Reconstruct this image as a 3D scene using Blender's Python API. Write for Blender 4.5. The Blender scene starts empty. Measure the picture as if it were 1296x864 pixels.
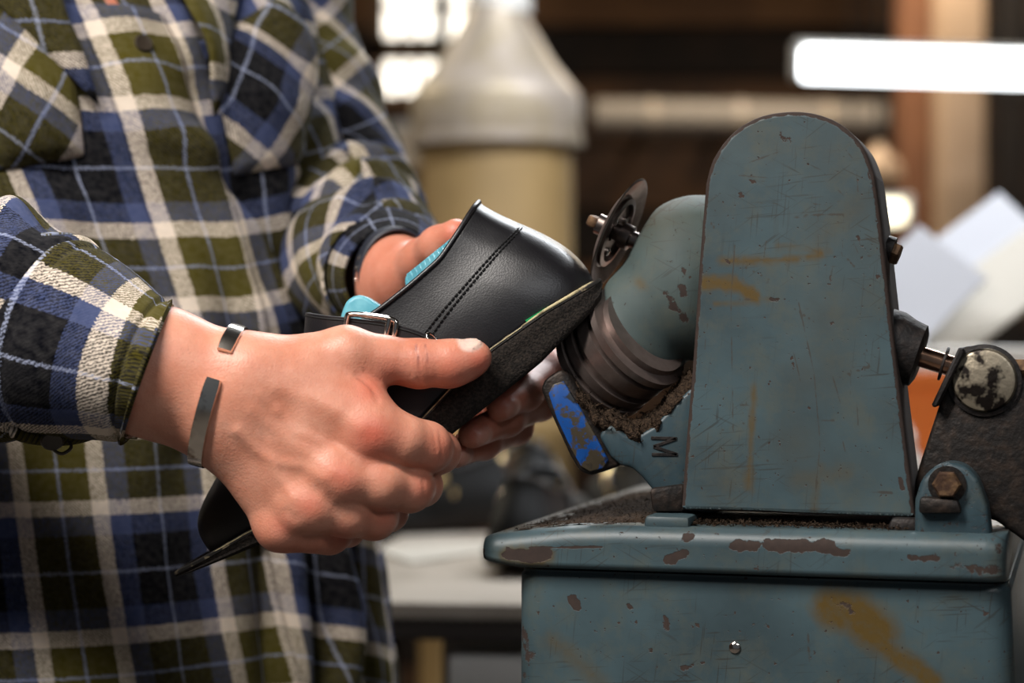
import bpy, bmesh, math, random
import numpy as np
from mathutils import Vector, Matrix, noise as mnoise

# ------------------------------------------------------------------ camera, world, exposure, ceiling lamps
SC = bpy.context.scene
COL = SC.collection
CAMH = 1.25
FPX = 70.0/36.0*1296.0
cam_data = bpy.data.cameras.new('camera'); cam = bpy.data.objects.new('camera', cam_data); COL.objects.link(cam)
cam.location = (0, 0, CAMH); cam.rotation_euler = (math.pi/2, 0, 0)
cam_data.lens = 70; cam_data.sensor_width = 36; cam_data.clip_start = 0.02; cam_data.clip_end = 60
cam_data.dof.use_dof = True; cam_data.dof.focus_distance = 0.985; cam_data.dof.aperture_fstop = 5.0
SC.camera = cam
world = bpy.data.worlds.new('world'); SC.world = world; world.use_nodes = True
world.node_tree.nodes['Background'].inputs[0].default_value = (0.78, 0.88, 1.0, 1)
world.node_tree.nodes['Background'].inputs[1].default_value = 0.09
SC.view_settings.view_transform = 'Standard'; SC.view_settings.look = 'None'
SC.view_settings.gamma = 1.0; SC.view_settings.use_curve_mapping = False
SC.view_settings.exposure = 0.0

def ceiling_lamp(loc, power, color, size=(1.2, 0.22), rot=(0, 0, 0)):
    ld = bpy.data.lights.new('lamp_light', 'AREA'); ld.shape = 'RECTANGLE'
    ld.size, ld.size_y = size; ld.energy = power; ld.color = color
    lo = bpy.data.objects.new('lamp_light', ld); COL.objects.link(lo)
    lo.location = loc; lo.rotation_euler = rot
    return lo
LAMPS = [  # position of each ceiling fixture, watts, colour, turn
    ((-0.75, 0.12, 2.30), 50, (1.0, 0.94, 0.88), 0.5, 'white twin tube ceiling fixture hanging over the person in plaid'),
    ((0.45, 2.30, 2.40), 38, (0.92, 0.96, 1.0), 0.1, 'white twin tube ceiling fixture hanging over the long workbench'),
    ((0.9, 4.9, 2.6), 34, (1.0, 0.84, 0.62), 0.0, 'added white twin tube ceiling fixture brightening the back wall'),  # unseen fixture, added to brighten the wall boards
    ((0.85, -0.75, 2.40), 14, (0.95, 0.97, 1.0), -0.3, 'white twin tube ceiling fixture hanging in front of the machine'),
    ((-1.5, 3.6, 2.55), 30, (1.0, 0.86, 0.62), 1.2, 'white twin tube ceiling fixture hanging near the extractor drum'),
]

# ------------------------------------------------------------------ helpers
def P(px, py, Y):
    return np.array([(px-648)/FPX*Y, Y, CAMH+(432-py)/FPX*Y])
def sl(c):
    c = c/255.0
    return c/12.92 if c <= 0.04045 else ((c+0.055)/1.055)**2.4
def rgb(r, g, b): return (sl(r), sl(g), sl(b), 1)

def tag(o, label, cat, group=None, kind=None):
    o['label'] = label; o['category'] = cat
    if group: o['group'] = group
    if kind: o['kind'] = kind
    return o
def thing(name, loc, label=None, cat=None, group=None):
    o = bpy.data.objects.new(name, None); COL.objects.link(o); o.location = loc
    o.empty_display_size = 0.02
    if label: tag(o, label, cat, group)
    return o
def obj(name, V, F, mat, root=None, uv=None, attrs=None, smooth=True, sharp=40, recalc=False, mods=None):
    """link one mesh; V are world coordinates; root: the parent (Empty or mesh object)"""
    V = np.asarray(V, dtype=np.float64)
    if root is not None:
        base = Vector((0, 0, 0)); r = root
        while r is not None: base = base + Vector(r.location); r = r.parent
        loc = Vector((0, 0, 0)); off = np.array(base)
    else:
        off = np.array([(V[:, 0].min()+V[:, 0].max())/2, (V[:, 1].min()+V[:, 1].max())/2, V[:, 2].min()])
        loc = Vector(off)
    me = bpy.data.meshes.new(name)
    if isinstance(F, np.ndarray): F = F.tolist()
    me.from_pydata((V-off).tolist(), [], F)
    if recalc:
        bm = bmesh.new(); bm.from_mesh(me); bmesh.ops.recalc_face_normals(bm, faces=bm.faces); bm.to_mesh(me); bm.free()
    if uv is not None:
        ul = me.uv_layers.new(name='UVMap'); li = np.zeros(len(me.loops), dtype=np.int32)
        me.loops.foreach_get('vertex_index', li)
        ul.data.foreach_set('uv', np.asarray(uv, dtype=np.float32)[li].ravel())
    if attrs:
        for k, a in attrs.items():
            at = me.color_attributes.new(k, 'FLOAT_COLOR', 'POINT')
            c = np.ones((len(V), 4), dtype=np.float32); c[:, :3] = a
            at.data.foreach_set('color', c.ravel())
    if smooth:
        me.polygons.foreach_set('use_smooth', np.ones(len(me.polygons), dtype=bool))
        if sharp: me.set_sharp_from_angle(angle=math.radians(sharp))
    me.update()
    o = bpy.data.objects.new(name, me); COL.objects.link(o)
    if mat: me.materials.append(mat)
    o.location = loc
    if root is not None: o.parent = root
    for m in (mods or []):
        md = o.modifiers.new(m[0].lower(), m[0])
        for k, v in m[1].items(): setattr(md, k, v)
    return o
class MB:
    """collects shapes of ONE part"""
    def __init__(s): s.V = []; s.F = []
    def add(s, V, F):
        n = len(s.V); s.V += [tuple(v) for v in np.asarray(V)]; s.F += [tuple(i+n for i in f) for f in F]; return s
    def build(s, name, mat, root=None, **k): return obj(name, s.V, s.F, mat, root, **k)
def unit(v):
    v = np.asarray(v, float); return v/np.linalg.norm(v)
def frame(n):
    n = unit(n); a = np.array([0, 0, 1.0]) if abs(n[2]) < 0.9 else np.array([1.0, 0, 0])
    e1 = unit(np.cross(a, n)); return e1, np.cross(n, e1), n
def loft(rings, close_u=True, cap0=False, cap1=False):
    R = np.asarray(rings, float); n, m = R.shape[:2]; F = []
    for i in range(n-1):
        for j in range(m if close_u else m-1):
            k = (j+1) % m; F.append((i*m+j, i*m+k, (i+1)*m+k, (i+1)*m+j))
    V = R.reshape(-1, 3)
    if cap0: F.append(tuple(range(m-1, -1, -1)))
    if cap1: F.append(tuple(range((n-1)*m, n*m)))
    return V, F
def lathe(base, axis, prof, seg=48, cap=True):
    """prof: list of (radius, distance along axis)"""
    e1, e2, n = frame(axis); base = np.asarray(base, float); t = np.linspace(0, 2*np.pi, seg, endpoint=False)
    rings = [base+n*d+r*(np.cos(t)[:, None]*e1+np.sin(t)[:, None]*e2) for r, d in prof]
    return loft(rings, True, cap, cap)
def tube(pts, r, seg=12, cap=True, closed=False):
    pts = np.asarray(pts, float); n = len(pts); r = np.broadcast_to(np.asarray(r, float), (n,))
    if closed: T = np.roll(pts, -1, 0)-np.roll(pts, 1, 0)
    else: T = np.gradient(pts, axis=0)
    e1, _, _ = frame(T[0]); t = np.linspace(0, 2*np.pi, seg, endpoint=False); rings = []
    for p, d, rr in zip(pts, T, r):
        d = unit(d); e1 = unit(e1-d*np.dot(e1, d)); e2 = np.cross(d, e1)
        rings.append(p+rr*(np.cos(t)[:, None]*e1+np.sin(t)[:, None]*e2))
    if closed: rings.append(rings[0])
    return loft(rings, True, cap and not closed, cap and not closed)
def box(c, s, R=None):
    c = np.asarray(c, float); s = np.asarray(s, float)/2
    V = np.array([[x, y, z] for x in (-1, 1) for y in (-1, 1) for z in (-1, 1)])*s
    if R is not None: V = V@np.asarray(R, float).T
    return V+c, [(0, 1, 3, 2), (4, 6, 7, 5), (0, 4, 5, 1), (2, 3, 7, 6), (0, 2, 6, 4), (1, 5, 7, 3)]
def bev(V, F, w, seg=2, ang=30):
    bm = bmesh.new(); vs = [bm.verts.new(v) for v in V]
    for f in F: bm.faces.new([vs[i] for i in f])
    bmesh.ops.recalc_face_normals(bm, faces=bm.faces)
    ed = [e for e in bm.edges if len(e.link_faces) == 2 and e.calc_face_angle(0) > math.radians(ang)]
    bmesh.ops.bevel(bm, geom=ed, offset=w, segments=seg, profile=0.5, affect='EDGES', clamp_overlap=True)
    bm.verts.index_update()
    V2 = [tuple(v.co) for v in bm.verts]; F2 = [tuple(v.index for v in f.verts) for f in bm.faces]; bm.free()
    return V2, F2
def prism(front, ext, w=0.0, seg=2, ang=30):
    """front: polygon (n,3); ext: extrusion vector"""
    f = np.asarray(front, float); n = len(f); V = np.vstack([f, f+np.asarray(ext, float)])
    F = [tuple(range(n)), tuple(range(2*n-1, n-1, -1))]+[(i, i+n, (i+1) % n+n, (i+1) % n) for i in range(n)]
    return bev(V, F, w, seg, ang) if w else (V, F)
def catmull(pts, n, closed=False):
    pts = np.asarray(pts, float); k = len(pts); out = []
    if closed: idx = lambda i: pts[i % k]; segs = k
    else: idx = lambda i: pts[min(max(i, 0), k-1)]; segs = k-1
    for s in range(segs):
        p0, p1, p2, p3 = idx(s-1), idx(s), idx(s+1), idx(s+2)
        for t in np.linspace(0, 1, n, endpoint=False):
            out.append(0.5*((2*p1)+(-p0+p2)*t+(2*p0-5*p1+4*p2-p3)*t*t+(-p0+3*p1-3*p2+p3)*t**3))
    if not closed: out.append(pts[-1])
    return np.array(out)
def seg_dist(Q, a, b):
    a = np.asarray(a, float); b = np.asarray(b, float); ba = b-a
    h = np.clip(((Q-a)@ba)/(ba@ba+1e-12), 0, 1)
    return np.linalg.norm(Q-a-h[:, None]*ba, axis=1)
def poly_dist(Q, pts):
    d = seg_dist(Q, pts[0], pts[1])
    for i in range(1, len(pts)-1): d = np.minimum(d, seg_dist(Q, pts[i], pts[i+1]))
    return d
def fnoise(V, sc, seed=0.0):
    """smooth pseudo noise, cheap sum of sines"""
    V = np.asarray(V); r = np.zeros(len(V)); rs = np.random.RandomState(int(seed)+7)
    for k in range(7):
        d = rs.normal(size=V.shape[1]); d /= np.linalg.norm(d); r += np.sin((V@d)*sc*(0.6+0.25*k)+rs.uniform(0, 6.28))
    return r/4.0

# ------------------------------------------------------------------ signed distance bodies
def rc(Q, a, b, r1, r2):
    a = np.asarray(a, np.float32); b = np.asarray(b, np.float32); ba = b-a
    w = Q-a; h = np.clip((w@ba)/np.float32(ba@ba+1e-12), 0, 1)
    d = w-h[:, None]*ba
    return np.sqrt(np.einsum('ij,ij->i', d, d))-(r1+h*(r2-r1))
def sm(a, b, k):
    h = np.clip(0.5+0.5*(b-a)/k, 0, 1); return b*(1-h)+a*h-k*h*(1-h)
def surface_nets(fn, lo, hi, vox):
    lo = np.asarray(lo, float); hi = np.asarray(hi, float); n = np.ceil((hi-lo)/vox).astype(int)+1
    ax = [lo[i]+vox*np.arange(n[i]) for i in range(3)]
    g = np.empty(tuple(n), np.float32)
    step = max(1, int(400000/(n[1]*n[2])))
    for i in range(0, n[0], step):
        X, Y, Z = np.meshgrid(ax[0][i:i+step], ax[1], ax[2], indexing='ij')
        g[i:i+step] = fn(np.stack([X, Y, Z], -1).reshape(-1, 3).astype(np.float32)).reshape(X.shape)
    s = g < 0
    def c(dx, dy, dz, A): return A[dx:n[0]-1+dx, dy:n[1]-1+dy, dz:n[2]-1+dz]
    cnt = sum(c(a, b, d, s).astype(np.int8) for a in (0, 1) for b in (0, 1) for d in (0, 1))
    act = (cnt > 0) & (cnt < 8); I = np.argwhere(act); idx = -np.ones(act.shape, np.int64); idx[tuple(I.T)] = np.arange(len(I))
    acc = np.zeros((len(I), 3)); num = np.zeros(len(I)); cor = [(a, b, d) for a in (0, 1) for b in (0, 1) for d in (0, 1)]
    gv = {q: g[I[:, 0]+q[0], I[:, 1]+q[1], I[:, 2]+q[2]] for q in cor}
    for q in cor:
        for k in range(3):
            if q[k] == 0:
                q2 = list(q); q2[k] = 1; q2 = tuple(q2); a, b = gv[q], gv[q2]; m = (a < 0) != (b < 0)
                t = np.where(m, a/np.where(m, a-b, 1), 0); p = np.tile(np.array(q, float), (len(I), 1)); p[:, k] = t
                acc += p*m[:, None]; num += m
    V = lo+vox*(I+acc/num[:, None]); F = []
    for k in range(3):
        a, b = (k+1) % 3, (k+2) % 3
        sl0 = [slice(1, n[i]-1) for i in range(3)]; sl0[k] = slice(0, n[k]-1); sl1 = list(sl0); sl1[k] = slice(1, n[k])
        m = s[tuple(sl0)] != s[tuple(sl1)]; E = np.argwhere(m)
        for i in range(3):
            if i != k: E[:, i] += 1
        ins = s[E[:, 0], E[:, 1], E[:, 2]]
        def cell(da, db):
            e = E.copy(); e[:, a] -= da; e[:, b] -= db; return idx[e[:, 0], e[:, 1], e[:, 2]]
        q = np.stack([cell(1, 1), cell(0, 1), cell(0, 0), cell(1, 0)], 1)
        q[~ins] = q[~ins][:, ::-1]; F.append(q)
    return V, np.vstack(F)
def vnormals(V, F):
    F = np.asarray(F); n = np.cross(V[F[:, 2]]-V[F[:, 0]], V[F[:, 3]]-V[F[:, 1]]); N = np.zeros_like(V)
    for i in range(4): np.add.at(N, F[:, i], n)
    return N/(np.linalg.norm(N, axis=1)[:, None]+1e-12)
def relax(V, F, it=2, f=0.5):
    F = np.asarray(F); E = np.vstack([F[:, [0, 1]], F[:, [1, 2]], F[:, [2, 3]], F[:, [3, 0]]])
    for _ in range(it):
        A = np.zeros_like(V); c = np.zeros(len(V)); np.add.at(A, E[:, 0], V[E[:, 1]]); np.add.at(c, E[:, 0], 1)
        np.add.at(A, E[:, 1], V[E[:, 0]]); np.add.at(c, E[:, 1], 1); V = V*(1-f)+f*A/c[:, None]
    return V

# ------------------------------------------------------------------ materials
class NT:
    def __init__(s, name):
        s.m = bpy.data.materials.new(name); s.m.use_nodes = True; s.t = s.m.node_tree; s.b = s.t.nodes['Principled BSDF']
    def n(s, typ, ins=None, **props):
        nd = s.t.nodes.new(typ)
        for k, v in props.items(): setattr(nd, k, v)
        for k, v in (ins or {}).items(): s.set(nd.inputs[k], v)
        return nd
    def set(s, sock, v):
        if isinstance(v, bpy.types.NodeSocket): s.t.links.new(v, sock)
        else: sock.default_value = v
    def math(s, op, a, b=0.0, c=None):
        nd = s.t.nodes.new('ShaderNodeMath'); nd.operation = op; s.set(nd.inputs[0], a); s.set(nd.inputs[1], b)
        if c is not None: s.set(nd.inputs[2], c)
        return nd.outputs[0]
    def mix(s, f, a, b, blend='MIX'):
        nd = s.t.nodes.new('ShaderNodeMix'); nd.data_type = 'RGBA'; nd.blend_type = blend
        s.set(nd.inputs[0], f); s.set(nd.inputs[6], a); s.set(nd.inputs[7], b); return nd.outputs[2]
    def noise(s, scale, vec=None, detail=3.0, rough=0.55):
        nd = s.n('ShaderNodeTexNoise', {'Scale': scale, 'Detail': detail, 'Roughness': rough})
        if vec is not None: s.set(nd.inputs['Vector'], vec)
        return nd.outputs['Fac']
    def ramp(s, f, stops, interp='LINEAR'):
        nd = s.t.nodes.new('ShaderNodeValToRGB'); cr = nd.color_ramp; cr.interpolation = interp
        while len(cr.elements) < len(stops): cr.elements.new(0.5)
        for e, (p, c) in zip(cr.elements, stops): e.position = p; e.color = c if len(c) == 4 else (*c, 1)
        s.set(nd.inputs[0], f); return nd.outputs[0]
    def step(s, f, lo, hi): return s.ramp(f, [(lo, (0, 0, 0, 1)), (hi, (1, 1, 1, 1))])
    def obj(s): return s.n('ShaderNodeTexCoord').outputs['Object']
    def bump(s, h, strength=0.3, dist=0.001):
        nd = s.n('ShaderNodeBump', {'Height': h, 'Strength': strength, 'Distance': dist}); s.set(s.b.inputs['Normal'], nd.outputs[0])
    def out(s, **k):
        for a, v in k.items(): s.set(s.b.inputs[a.replace('_', ' ')], v)
        return s.m
def mat(name, c, rough=0.5, metal=0.0, c2=None, nscale=40.0, lo=0.4, hi=0.65, bump=None, spec=None, coat=0.0):
    t = NT(name); v = t.obj(); col = c
    if c2: col = t.mix(t.step(t.noise(nscale, v), lo, hi), c, c2)
    t.out(Base_Color=col, Roughness=rough, Metallic=metal)
    if spec is not None: t.out(Specular_IOR_Level=spec)
    if coat: t.out(Coat_Weight=coat)
    if bump: t.bump(t.noise(bump[0], v, 2.0), bump[1], bump[2] if len(bump) > 2 else 0.001)
    return t.m
def emit(name, c, strength):
    t = NT(name); return t.out(Base_Color=(0.8, 0.8, 0.8, 1), Emission_Color=c, Emission_Strength=strength)

def plaid_material():
    t = NT('plaid_flannel'); uv = t.n('ShaderNodeTexCoord').outputs['UV']
    nz = t.n('ShaderNodeTexNoise', {'Vector': uv, 'Scale': 900.0, 'Detail': 1.0}).outputs['Color']
    off = t.n('ShaderNodeVectorMath', {0: nz, 1: (0.5, 0.5, 0.5)}, operation='SUBTRACT').outputs[0]
    off = t.n('ShaderNodeVectorMath', {0: off, 'Scale': 0.0022}, operation='SCALE').outputs[0]
    p = t.n('ShaderNodeVectorMath', {0: uv, 1: off}, operation='ADD').outputs[0]
    sep = t.n('ShaderNodeSeparateXYZ', {0: p})
    olive, cream, blue, navy, pale = rgb(80, 73, 26), rgb(238, 222, 204), rgb(68, 78, 114), rgb(7, 8, 15), rgb(150, 158, 184)
    st = [(0.0, olive), (0.140, pale), (0.156, olive), (0.295, cream), (0.375, blue), (0.475, navy), (0.640, pale), (0.656, navy), (0.825, blue), (0.925, cream)]
    A = t.ramp(t.math('FRACT', t.math('MULTIPLY', sep.outputs[0], 1/0.118)), st, 'CONSTANT')
    B = t.ramp(t.math('FRACT', t.math('MULTIPLY', sep.outputs[1], 1/0.118)), st, 'CONSTANT')
    tw = t.math('SINE', t.math('MULTIPLY', t.math('ADD', sep.outputs[0], sep.outputs[1]), 2*math.pi/0.0020))
    tw = t.math('MULTIPLY_ADD', tw, 0.42, 0.5)
    c = t.mix(tw, A, B)
    fz = t.noise(260.0, uv, 2.0)
    c = t.mix(t.step(fz, 0.3, 0.75), t.mix(0.10, c, (0, 0, 0, 1)), t.mix(0.025, c, (1, 0.95, 0.9, 1)))
    t.bump(t.math('ADD', t.noise(1500.0, uv, 2.0), t.math('MULTIPLY', tw, 0.5)), 0.35, 0.0008)
    return t.out(Base_Color=c, Roughness=0.95, Specular_IOR_Level=0.06, Sheen_Weight=0.02)
def skin_material():
    t = NT('skin'); v = t.obj(); at = t.n('ShaderNodeAttribute', attribute_name='tone'); sp = t.n('ShaderNodeSeparateColor', {0: at.outputs['Color']})
    base = t.mix(t.step(t.noise(70.0, v, 4.0), 0.3, 0.7), (0.60, 0.235, 0.145, 1), (0.70, 0.33, 0.225, 1))
    base = t.mix(sp.outputs[0], base, (0.62, 0.13, 0.08, 1))
    base = t.mix(t.math('MULTIPLY', t.step(t.noise(900.0, v, 2.0), 0.58, 0.72), 0.25), base, (0.42, 0.16, 0.11, 1))
    base = t.mix(sp.outputs[1], base, (0.78, 0.56, 0.47, 1))
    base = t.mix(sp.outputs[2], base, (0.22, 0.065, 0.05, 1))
    wr = t.n('ShaderNodeTexVoronoi', {'Vector': v, 'Scale': 900.0}).outputs['Distance']
    t.bump(t.math('ADD', wr, t.math('MULTIPLY', t.noise(350.0, v, 3.0), 1.5)), 0.16, 0.0006)
    rg = t.mix(sp.outputs[1], (0.43, 0.43, 0.43, 1), (0.28, 0.28, 0.28, 1))
    t.out(Base_Color=base, Roughness=rg, Subsurface_Weight=0.18, Subsurface_Radius=(1.0, 0.35, 0.2), Subsurface_Scale=0.004)
    return t.m
def paint_material(name='machine_paint', c=(65, 84, 90), c2=(48, 63, 68), rough=0.46):
    t = NT(name); v = t.obj(); at = t.n('ShaderNodeAttribute', attribute_name='wear'); sp = t.n('ShaderNodeSeparateColor', {0: at.outputs['Color']})
    col = t.mix(t.step(t.noise(16.0, v, 4.0), 0.35, 0.7), rgb(*c), rgb(*c2))
    col = t.mix(t.math('MULTIPLY', t.step(t.noise(38.0, v, 6.0, 0.75), 0.48, 0.72), 0.55), col, rgb(84, 84, 70))
    st = t.n('ShaderNodeMapping', {'Vector': v, 'Scale': (260, 260, 18)}).outputs[0]
    col = t.mix(t.math('MULTIPLY', t.step(t.noise(1.0, st, 2.0), 0.64, 0.72), 0.25), col, rgb(60, 70, 70))
    msk = t.step(t.noise(22.0, v, 3.0), 0.42, 0.6)
    for k_, (ry, th_) in enumerate(((0.08, 0.655), (1.48, 0.67), (0.65, 0.68), (-0.5, 0.68))):
        mp = t.n('ShaderNodeMapping', {'Vector': v, 'Location': (k_*3.1, 0, k_*1.7), 'Rotation': (0, ry, 0)}).outputs[0]
        mp = t.n('ShaderNodeVectorMath', {0: mp, 1: (38, 38, 760)}, operation='MULTIPLY').outputs[0]
        col = t.mix(t.math('MULTIPLY', t.math('MULTIPLY', t.step(t.noise(1.0, mp, 1.0), th_, th_+0.03), msk), 0.6), col, rgb(44, 42, 38))
    chip = t.step(t.noise(150.0, v, 4.0, 0.6), 0.685, 0.70); speck = t.step(t.noise(420.0, v, 2.0), 0.70, 0.74)
    nn = t.noise(230.0, v, 4.0, 0.7)
    gm = t.step(t.math('ADD', sp.outputs[1], t.math('MULTIPLY', t.math('SUBTRACT', nn, 0.5), 1.1)), 0.45, 0.55)
    bm_ = t.step(t.math('ADD', sp.outputs[2], t.math('MULTIPLY', t.math('SUBTRACT', nn, 0.5), 0.8)), 0.42, 0.6)
    om = t.math('MULTIPLY', sp.outputs[0], t.math('MULTIPLY_ADD', nn, 1.2, 0.40))
    col = t.mix(om, col, rgb(82, 64, 24))
    col = t.mix(t.math('MULTIPLY', bm_, 0.75), col, rgb(58, 52, 46))
    rust = t.mix(t.noise(300.0, v), rgb(34, 25, 22), rgb(60, 45, 38))
    mk = t.math('MAXIMUM', gm, t.math('MAXIMUM', chip, speck))
    col = t.mix(mk, col, rust)
    t.bump(t.math('SUBTRACT', t.math('MULTIPLY', t.noise(120.0, v, 3.0), 0.5), mk), 0.35, 0.0006)
    rg = t.mix(mk, (rough, rough, rough, 1), (0.85, 0.85, 0.85, 1))
    return t.out(Base_Color=col, Roughness=rg, Specular_IOR_Level=0.5)
def leather_material():
    t = NT('black_leather'); v = t.obj()
    vo = t.n('ShaderNodeTexVoronoi', {'Vector': v, 'Scale': 1100.0}).outputs['Distance']
    t.bump(t.math('ADD', vo, t.math('MULTIPLY', t.noise(300.0, v, 3.0), 0.6)), 0.12, 0.0004)
    return t.out(Base_Color=t.mix(t.noise(60.0, v), rgb(16, 15, 17), rgb(27, 26, 30)), Roughness=t.mix(t.noise(90.0, v, 4.0), (0.33, 0.33, 0.33, 1), (0.46, 0.46, 0.46, 1)), Specular_IOR_Level=0.6)
M = {}
M['plaid'] = plaid_material(); M['skin'] = skin_material(); M['paint'] = paint_material(); M['leather'] = leather_material()
M['paint_dusty'] = paint_material('dusty_paint', (72, 86, 84), (54, 66, 66), 0.72)
M['paint_dark'] = paint_material('casting_paint', (50, 70, 78), (34, 49, 55))
M['sole'] = mat('sole_rubber', rgb(25, 22, 20), 0.95, 0, rgb(54, 47, 42), 700.0, 0.40, 0.75, bump=(900.0, 0.8, 0.001), spec=0.25)
M['lining'] = mat('shoe_lining', rgb(30, 26, 24), 0.8)
M['welt'] = mat('welt_cream', rgb(190, 176, 136), 0.7, 0, rgb(92, 78, 54), 160.0, 0.5, 0.7)
M['welt_dark'] = mat('welt_dark', rgb(30, 27, 25), 0.7, 0, rgb(120, 108, 86), 130.0, 0.60, 0.66)
M['green'] = mat('green_marker', rgb(20, 150, 84), 0.5)
M['last'] = mat('last_plastic', rgb(92, 168, 186), 0.42, 0, rgb(120, 190, 204), 90.0, bump=(60.0, 0.2), coat=0.1)
M['chrome'] = mat('chrome', rgb(214, 204, 196), 0.14, 1.0)
M['silver'] = mat('worn_silver', rgb(224, 216, 206), 0.2, 1.0, rgb(120, 98, 80), 130.0, 0.55, 0.75)
M['brass'] = mat('brass', rgb(236, 206, 150), 0.3, 1.0)
M['wheel'] = None
t = NT('turned_steel'); v = t.obj()
t.bump(t.noise(700.0, v, 2.0), 0.1, 0.0004)
M['wheel'] = t.out(Base_Color=t.mix(t.noise(180.0, v), rgb(118, 104, 99), rgb(156, 142, 136)), Metallic=0.85, Roughness=0.4, Anisotropic=0.5)
M['blade'] = mat('blade_steel', rgb(150, 138, 132), 0.3, 1.0, rgb(96, 82, 76), 60.0)
M['blade_dark'] = mat('blade_disc_dark', rgb(150, 134, 126), 0.36, 0.75, rgb(108, 92, 86), 80.0)
M['iron'] = mat('greasy_iron', rgb(30, 26, 24), 0.55, 0.5, rgb(58, 46, 38), 150.0, 0.45, 0.75, bump=(320.0, 0.5))
M['iron_dark'] = mat('black_iron', rgb(20, 17, 17), 0.6, 0.3, rgb(40, 33, 30), 200.0, bump=(400.0, 0.5))
M['copper'] = mat('shaft_steel', rgb(190, 148, 122), 0.2, 1.0)
M['bolt'] = mat('rusty_bolt', rgb(70, 50, 38), 0.6, 0.6, rgb(112, 86, 60), 220.0, bump=(300.0, 0.4))
M['dust'] = mat('leather_dust', rgb(40, 32, 26), 1.0, 0, rgb(72, 58, 46), 700.0, bump=(900.0, 1.0, 0.002), spec=0.1)
t = NT('scuffed_blue_paint'); v = t.obj(); nn = t.noise(110.0, v, 5.0, 0.65)
col = t.mix(t.step(nn, 0.47, 0.53), rgb(8, 68, 138), rgb(64, 56, 42))
col = t.mix(t.step(t.noise(60.0, v, 3.0), 0.62, 0.66), col, rgb(20, 22, 26))
M['tipblue'] = t.out(Base_Color=col, Roughness=0.45)

# ------------------------------------------------------------------ the room
M['floor'] = mat('concrete_floor', rgb(92, 86, 80), 0.8, 0, rgb(70, 66, 62), 4.0, bump=(30.0, 0.3, 0.004))
M['wood1'] = mat('dark_timber', rgb(58, 38, 24), 0.8, 0, rgb(84, 56, 32), 6.0, bump=(25.0, 0.3, 0.003))
M['wood2'] = mat('brown_timber', rgb(92, 62, 36), 0.8, 0, rgb(112, 78, 46), 5.0)
M['wood3'] = mat('black_timber', rgb(22, 14, 9), 0.9, 0, rgb(36, 23, 14), 6.0)
M['post_b'] = mat('brown_post', rgb(116, 74, 46), 0.8, 0, rgb(94, 58, 36), 5.0)
M['post_c'] = mat('cream_post', rgb(176, 150, 126), 0.7, 0, rgb(158, 132, 108), 4.0)
M['shell'] = mat('dim_wall', rgb(70, 52, 38), 0.9, 0, rgb(54, 40, 30), 2.0)
M['pane'] = emit('window_daylight', (1.0, 0.93, 0.80, 1), 3.2)
M['frame'] = mat('window_timber', rgb(120, 92, 66), 0.7)
M['galv'] = mat('galvanised_steel', rgb(172, 160, 150), 0.5, 0.3, rgb(158, 144, 122), 12.0)
M['drum'] = mat('cream_drum', rgb(148, 122, 80), 0.55, 0.0, rgb(134, 110, 72), 6.0)
M['tube'] = emit('lamp_tube_glow', (0.93, 0.97, 1.0, 1), 6.0)
M['tube_warm'] = emit('lamp_tube_warm_glow', (1.0, 0.92, 0.66, 1), 3.0)
M['white'] = mat('white_enamel', rgb(216, 214, 210), 0.5)
M['bench'] = mat('bench_laminate', rgb(178, 168, 156), 0.45, 0, rgb(140, 130, 118), 9.0, 0.45, 0.75)
M['bench_edge'] = mat('bench_edge_dark', rgb(46, 38, 34), 0.6)
M['grey'] = mat('grey_plastic', rgb(132, 124, 116), 0.6)
M['paper'] = mat('white_paper', rgb(182, 183, 190), 0.8)
M['paper2'] = mat('cream_card', rgb(170, 164, 154), 0.8)
M['orange'] = mat('orange_plastic', rgb(206, 104, 30), 0.5)
M['trouser'] = mat('dark_denim', rgb(30, 33, 44), 0.95, bump=(500.0, 0.3))
M['black'] = mat('black_rubber', rgb(18, 18, 20), 0.6)
M['button'] = mat('shirt_button', rgb(60, 52, 44), 0.3)
def struct(o):
    o['kind'] = 'structure'; return o
XL, XR, YB, YF, ZC = -3.2, 3.4, 6.6, -2.6, 3.3
struct(obj('floor', *box(((XL+XR)/2, (YB+YF)/2, -0.05), (XR-XL, YB-YF, 0.1)), M['floor'], smooth=False))
struct(obj('ceiling', *box(((XL+XR)/2, (YB+YF)/2, ZC+0.05), (XR-XL, YB-YF, 0.1)), M['wood3'], smooth=False))
struct(obj('wall_left', *box((XL-0.05, (YB+YF)/2, ZC/2), (0.1, YB-YF, ZC)), M['shell'], smooth=False))
struct(obj('wall_right', *box((XR+0.05, (YB+YF)/2, ZC/2), (0.1, YB-YF, ZC)), M['shell'], smooth=False))
wb = struct(obj('wall_back', *box(((XL+XR)/2, YB+0.09, ZC/2), (XR-XL+0.2, 0.1, ZC)), M['wood3'], smooth=False))
rnd = random.Random(4)
zz = 0.0; k = 0
while zz < ZC-0.05:      # boards of the back wall, proud by different amounts
    h = rnd.uniform(0.15, 0.24); dpt = rnd.choice((0.02, 0.03, 0.045))
    mm = ('wood1', 'wood3', 'wood2', 'wood3', 'wood1')[k % 5]
    V, F = box(((XL+XR)/2, YB+0.04-dpt/2, zz+h/2), (XR-XL, dpt, h-0.012)); obj('plank', *bev(V, F, 0.004, 1), M[mm], wb)
    zz += h; k += 1
for i, yj in enumerate(np.arange(0.6, 6.4, 0.75)):   # ceiling joists
    struct(obj('trim_%d' % (i+1), *bev(*box(((XL+XR)/2, yj, ZC-0.11), (XR-XL-0.02, 0.09, 0.20)), 0.006, 1), M['wood1']))
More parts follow.
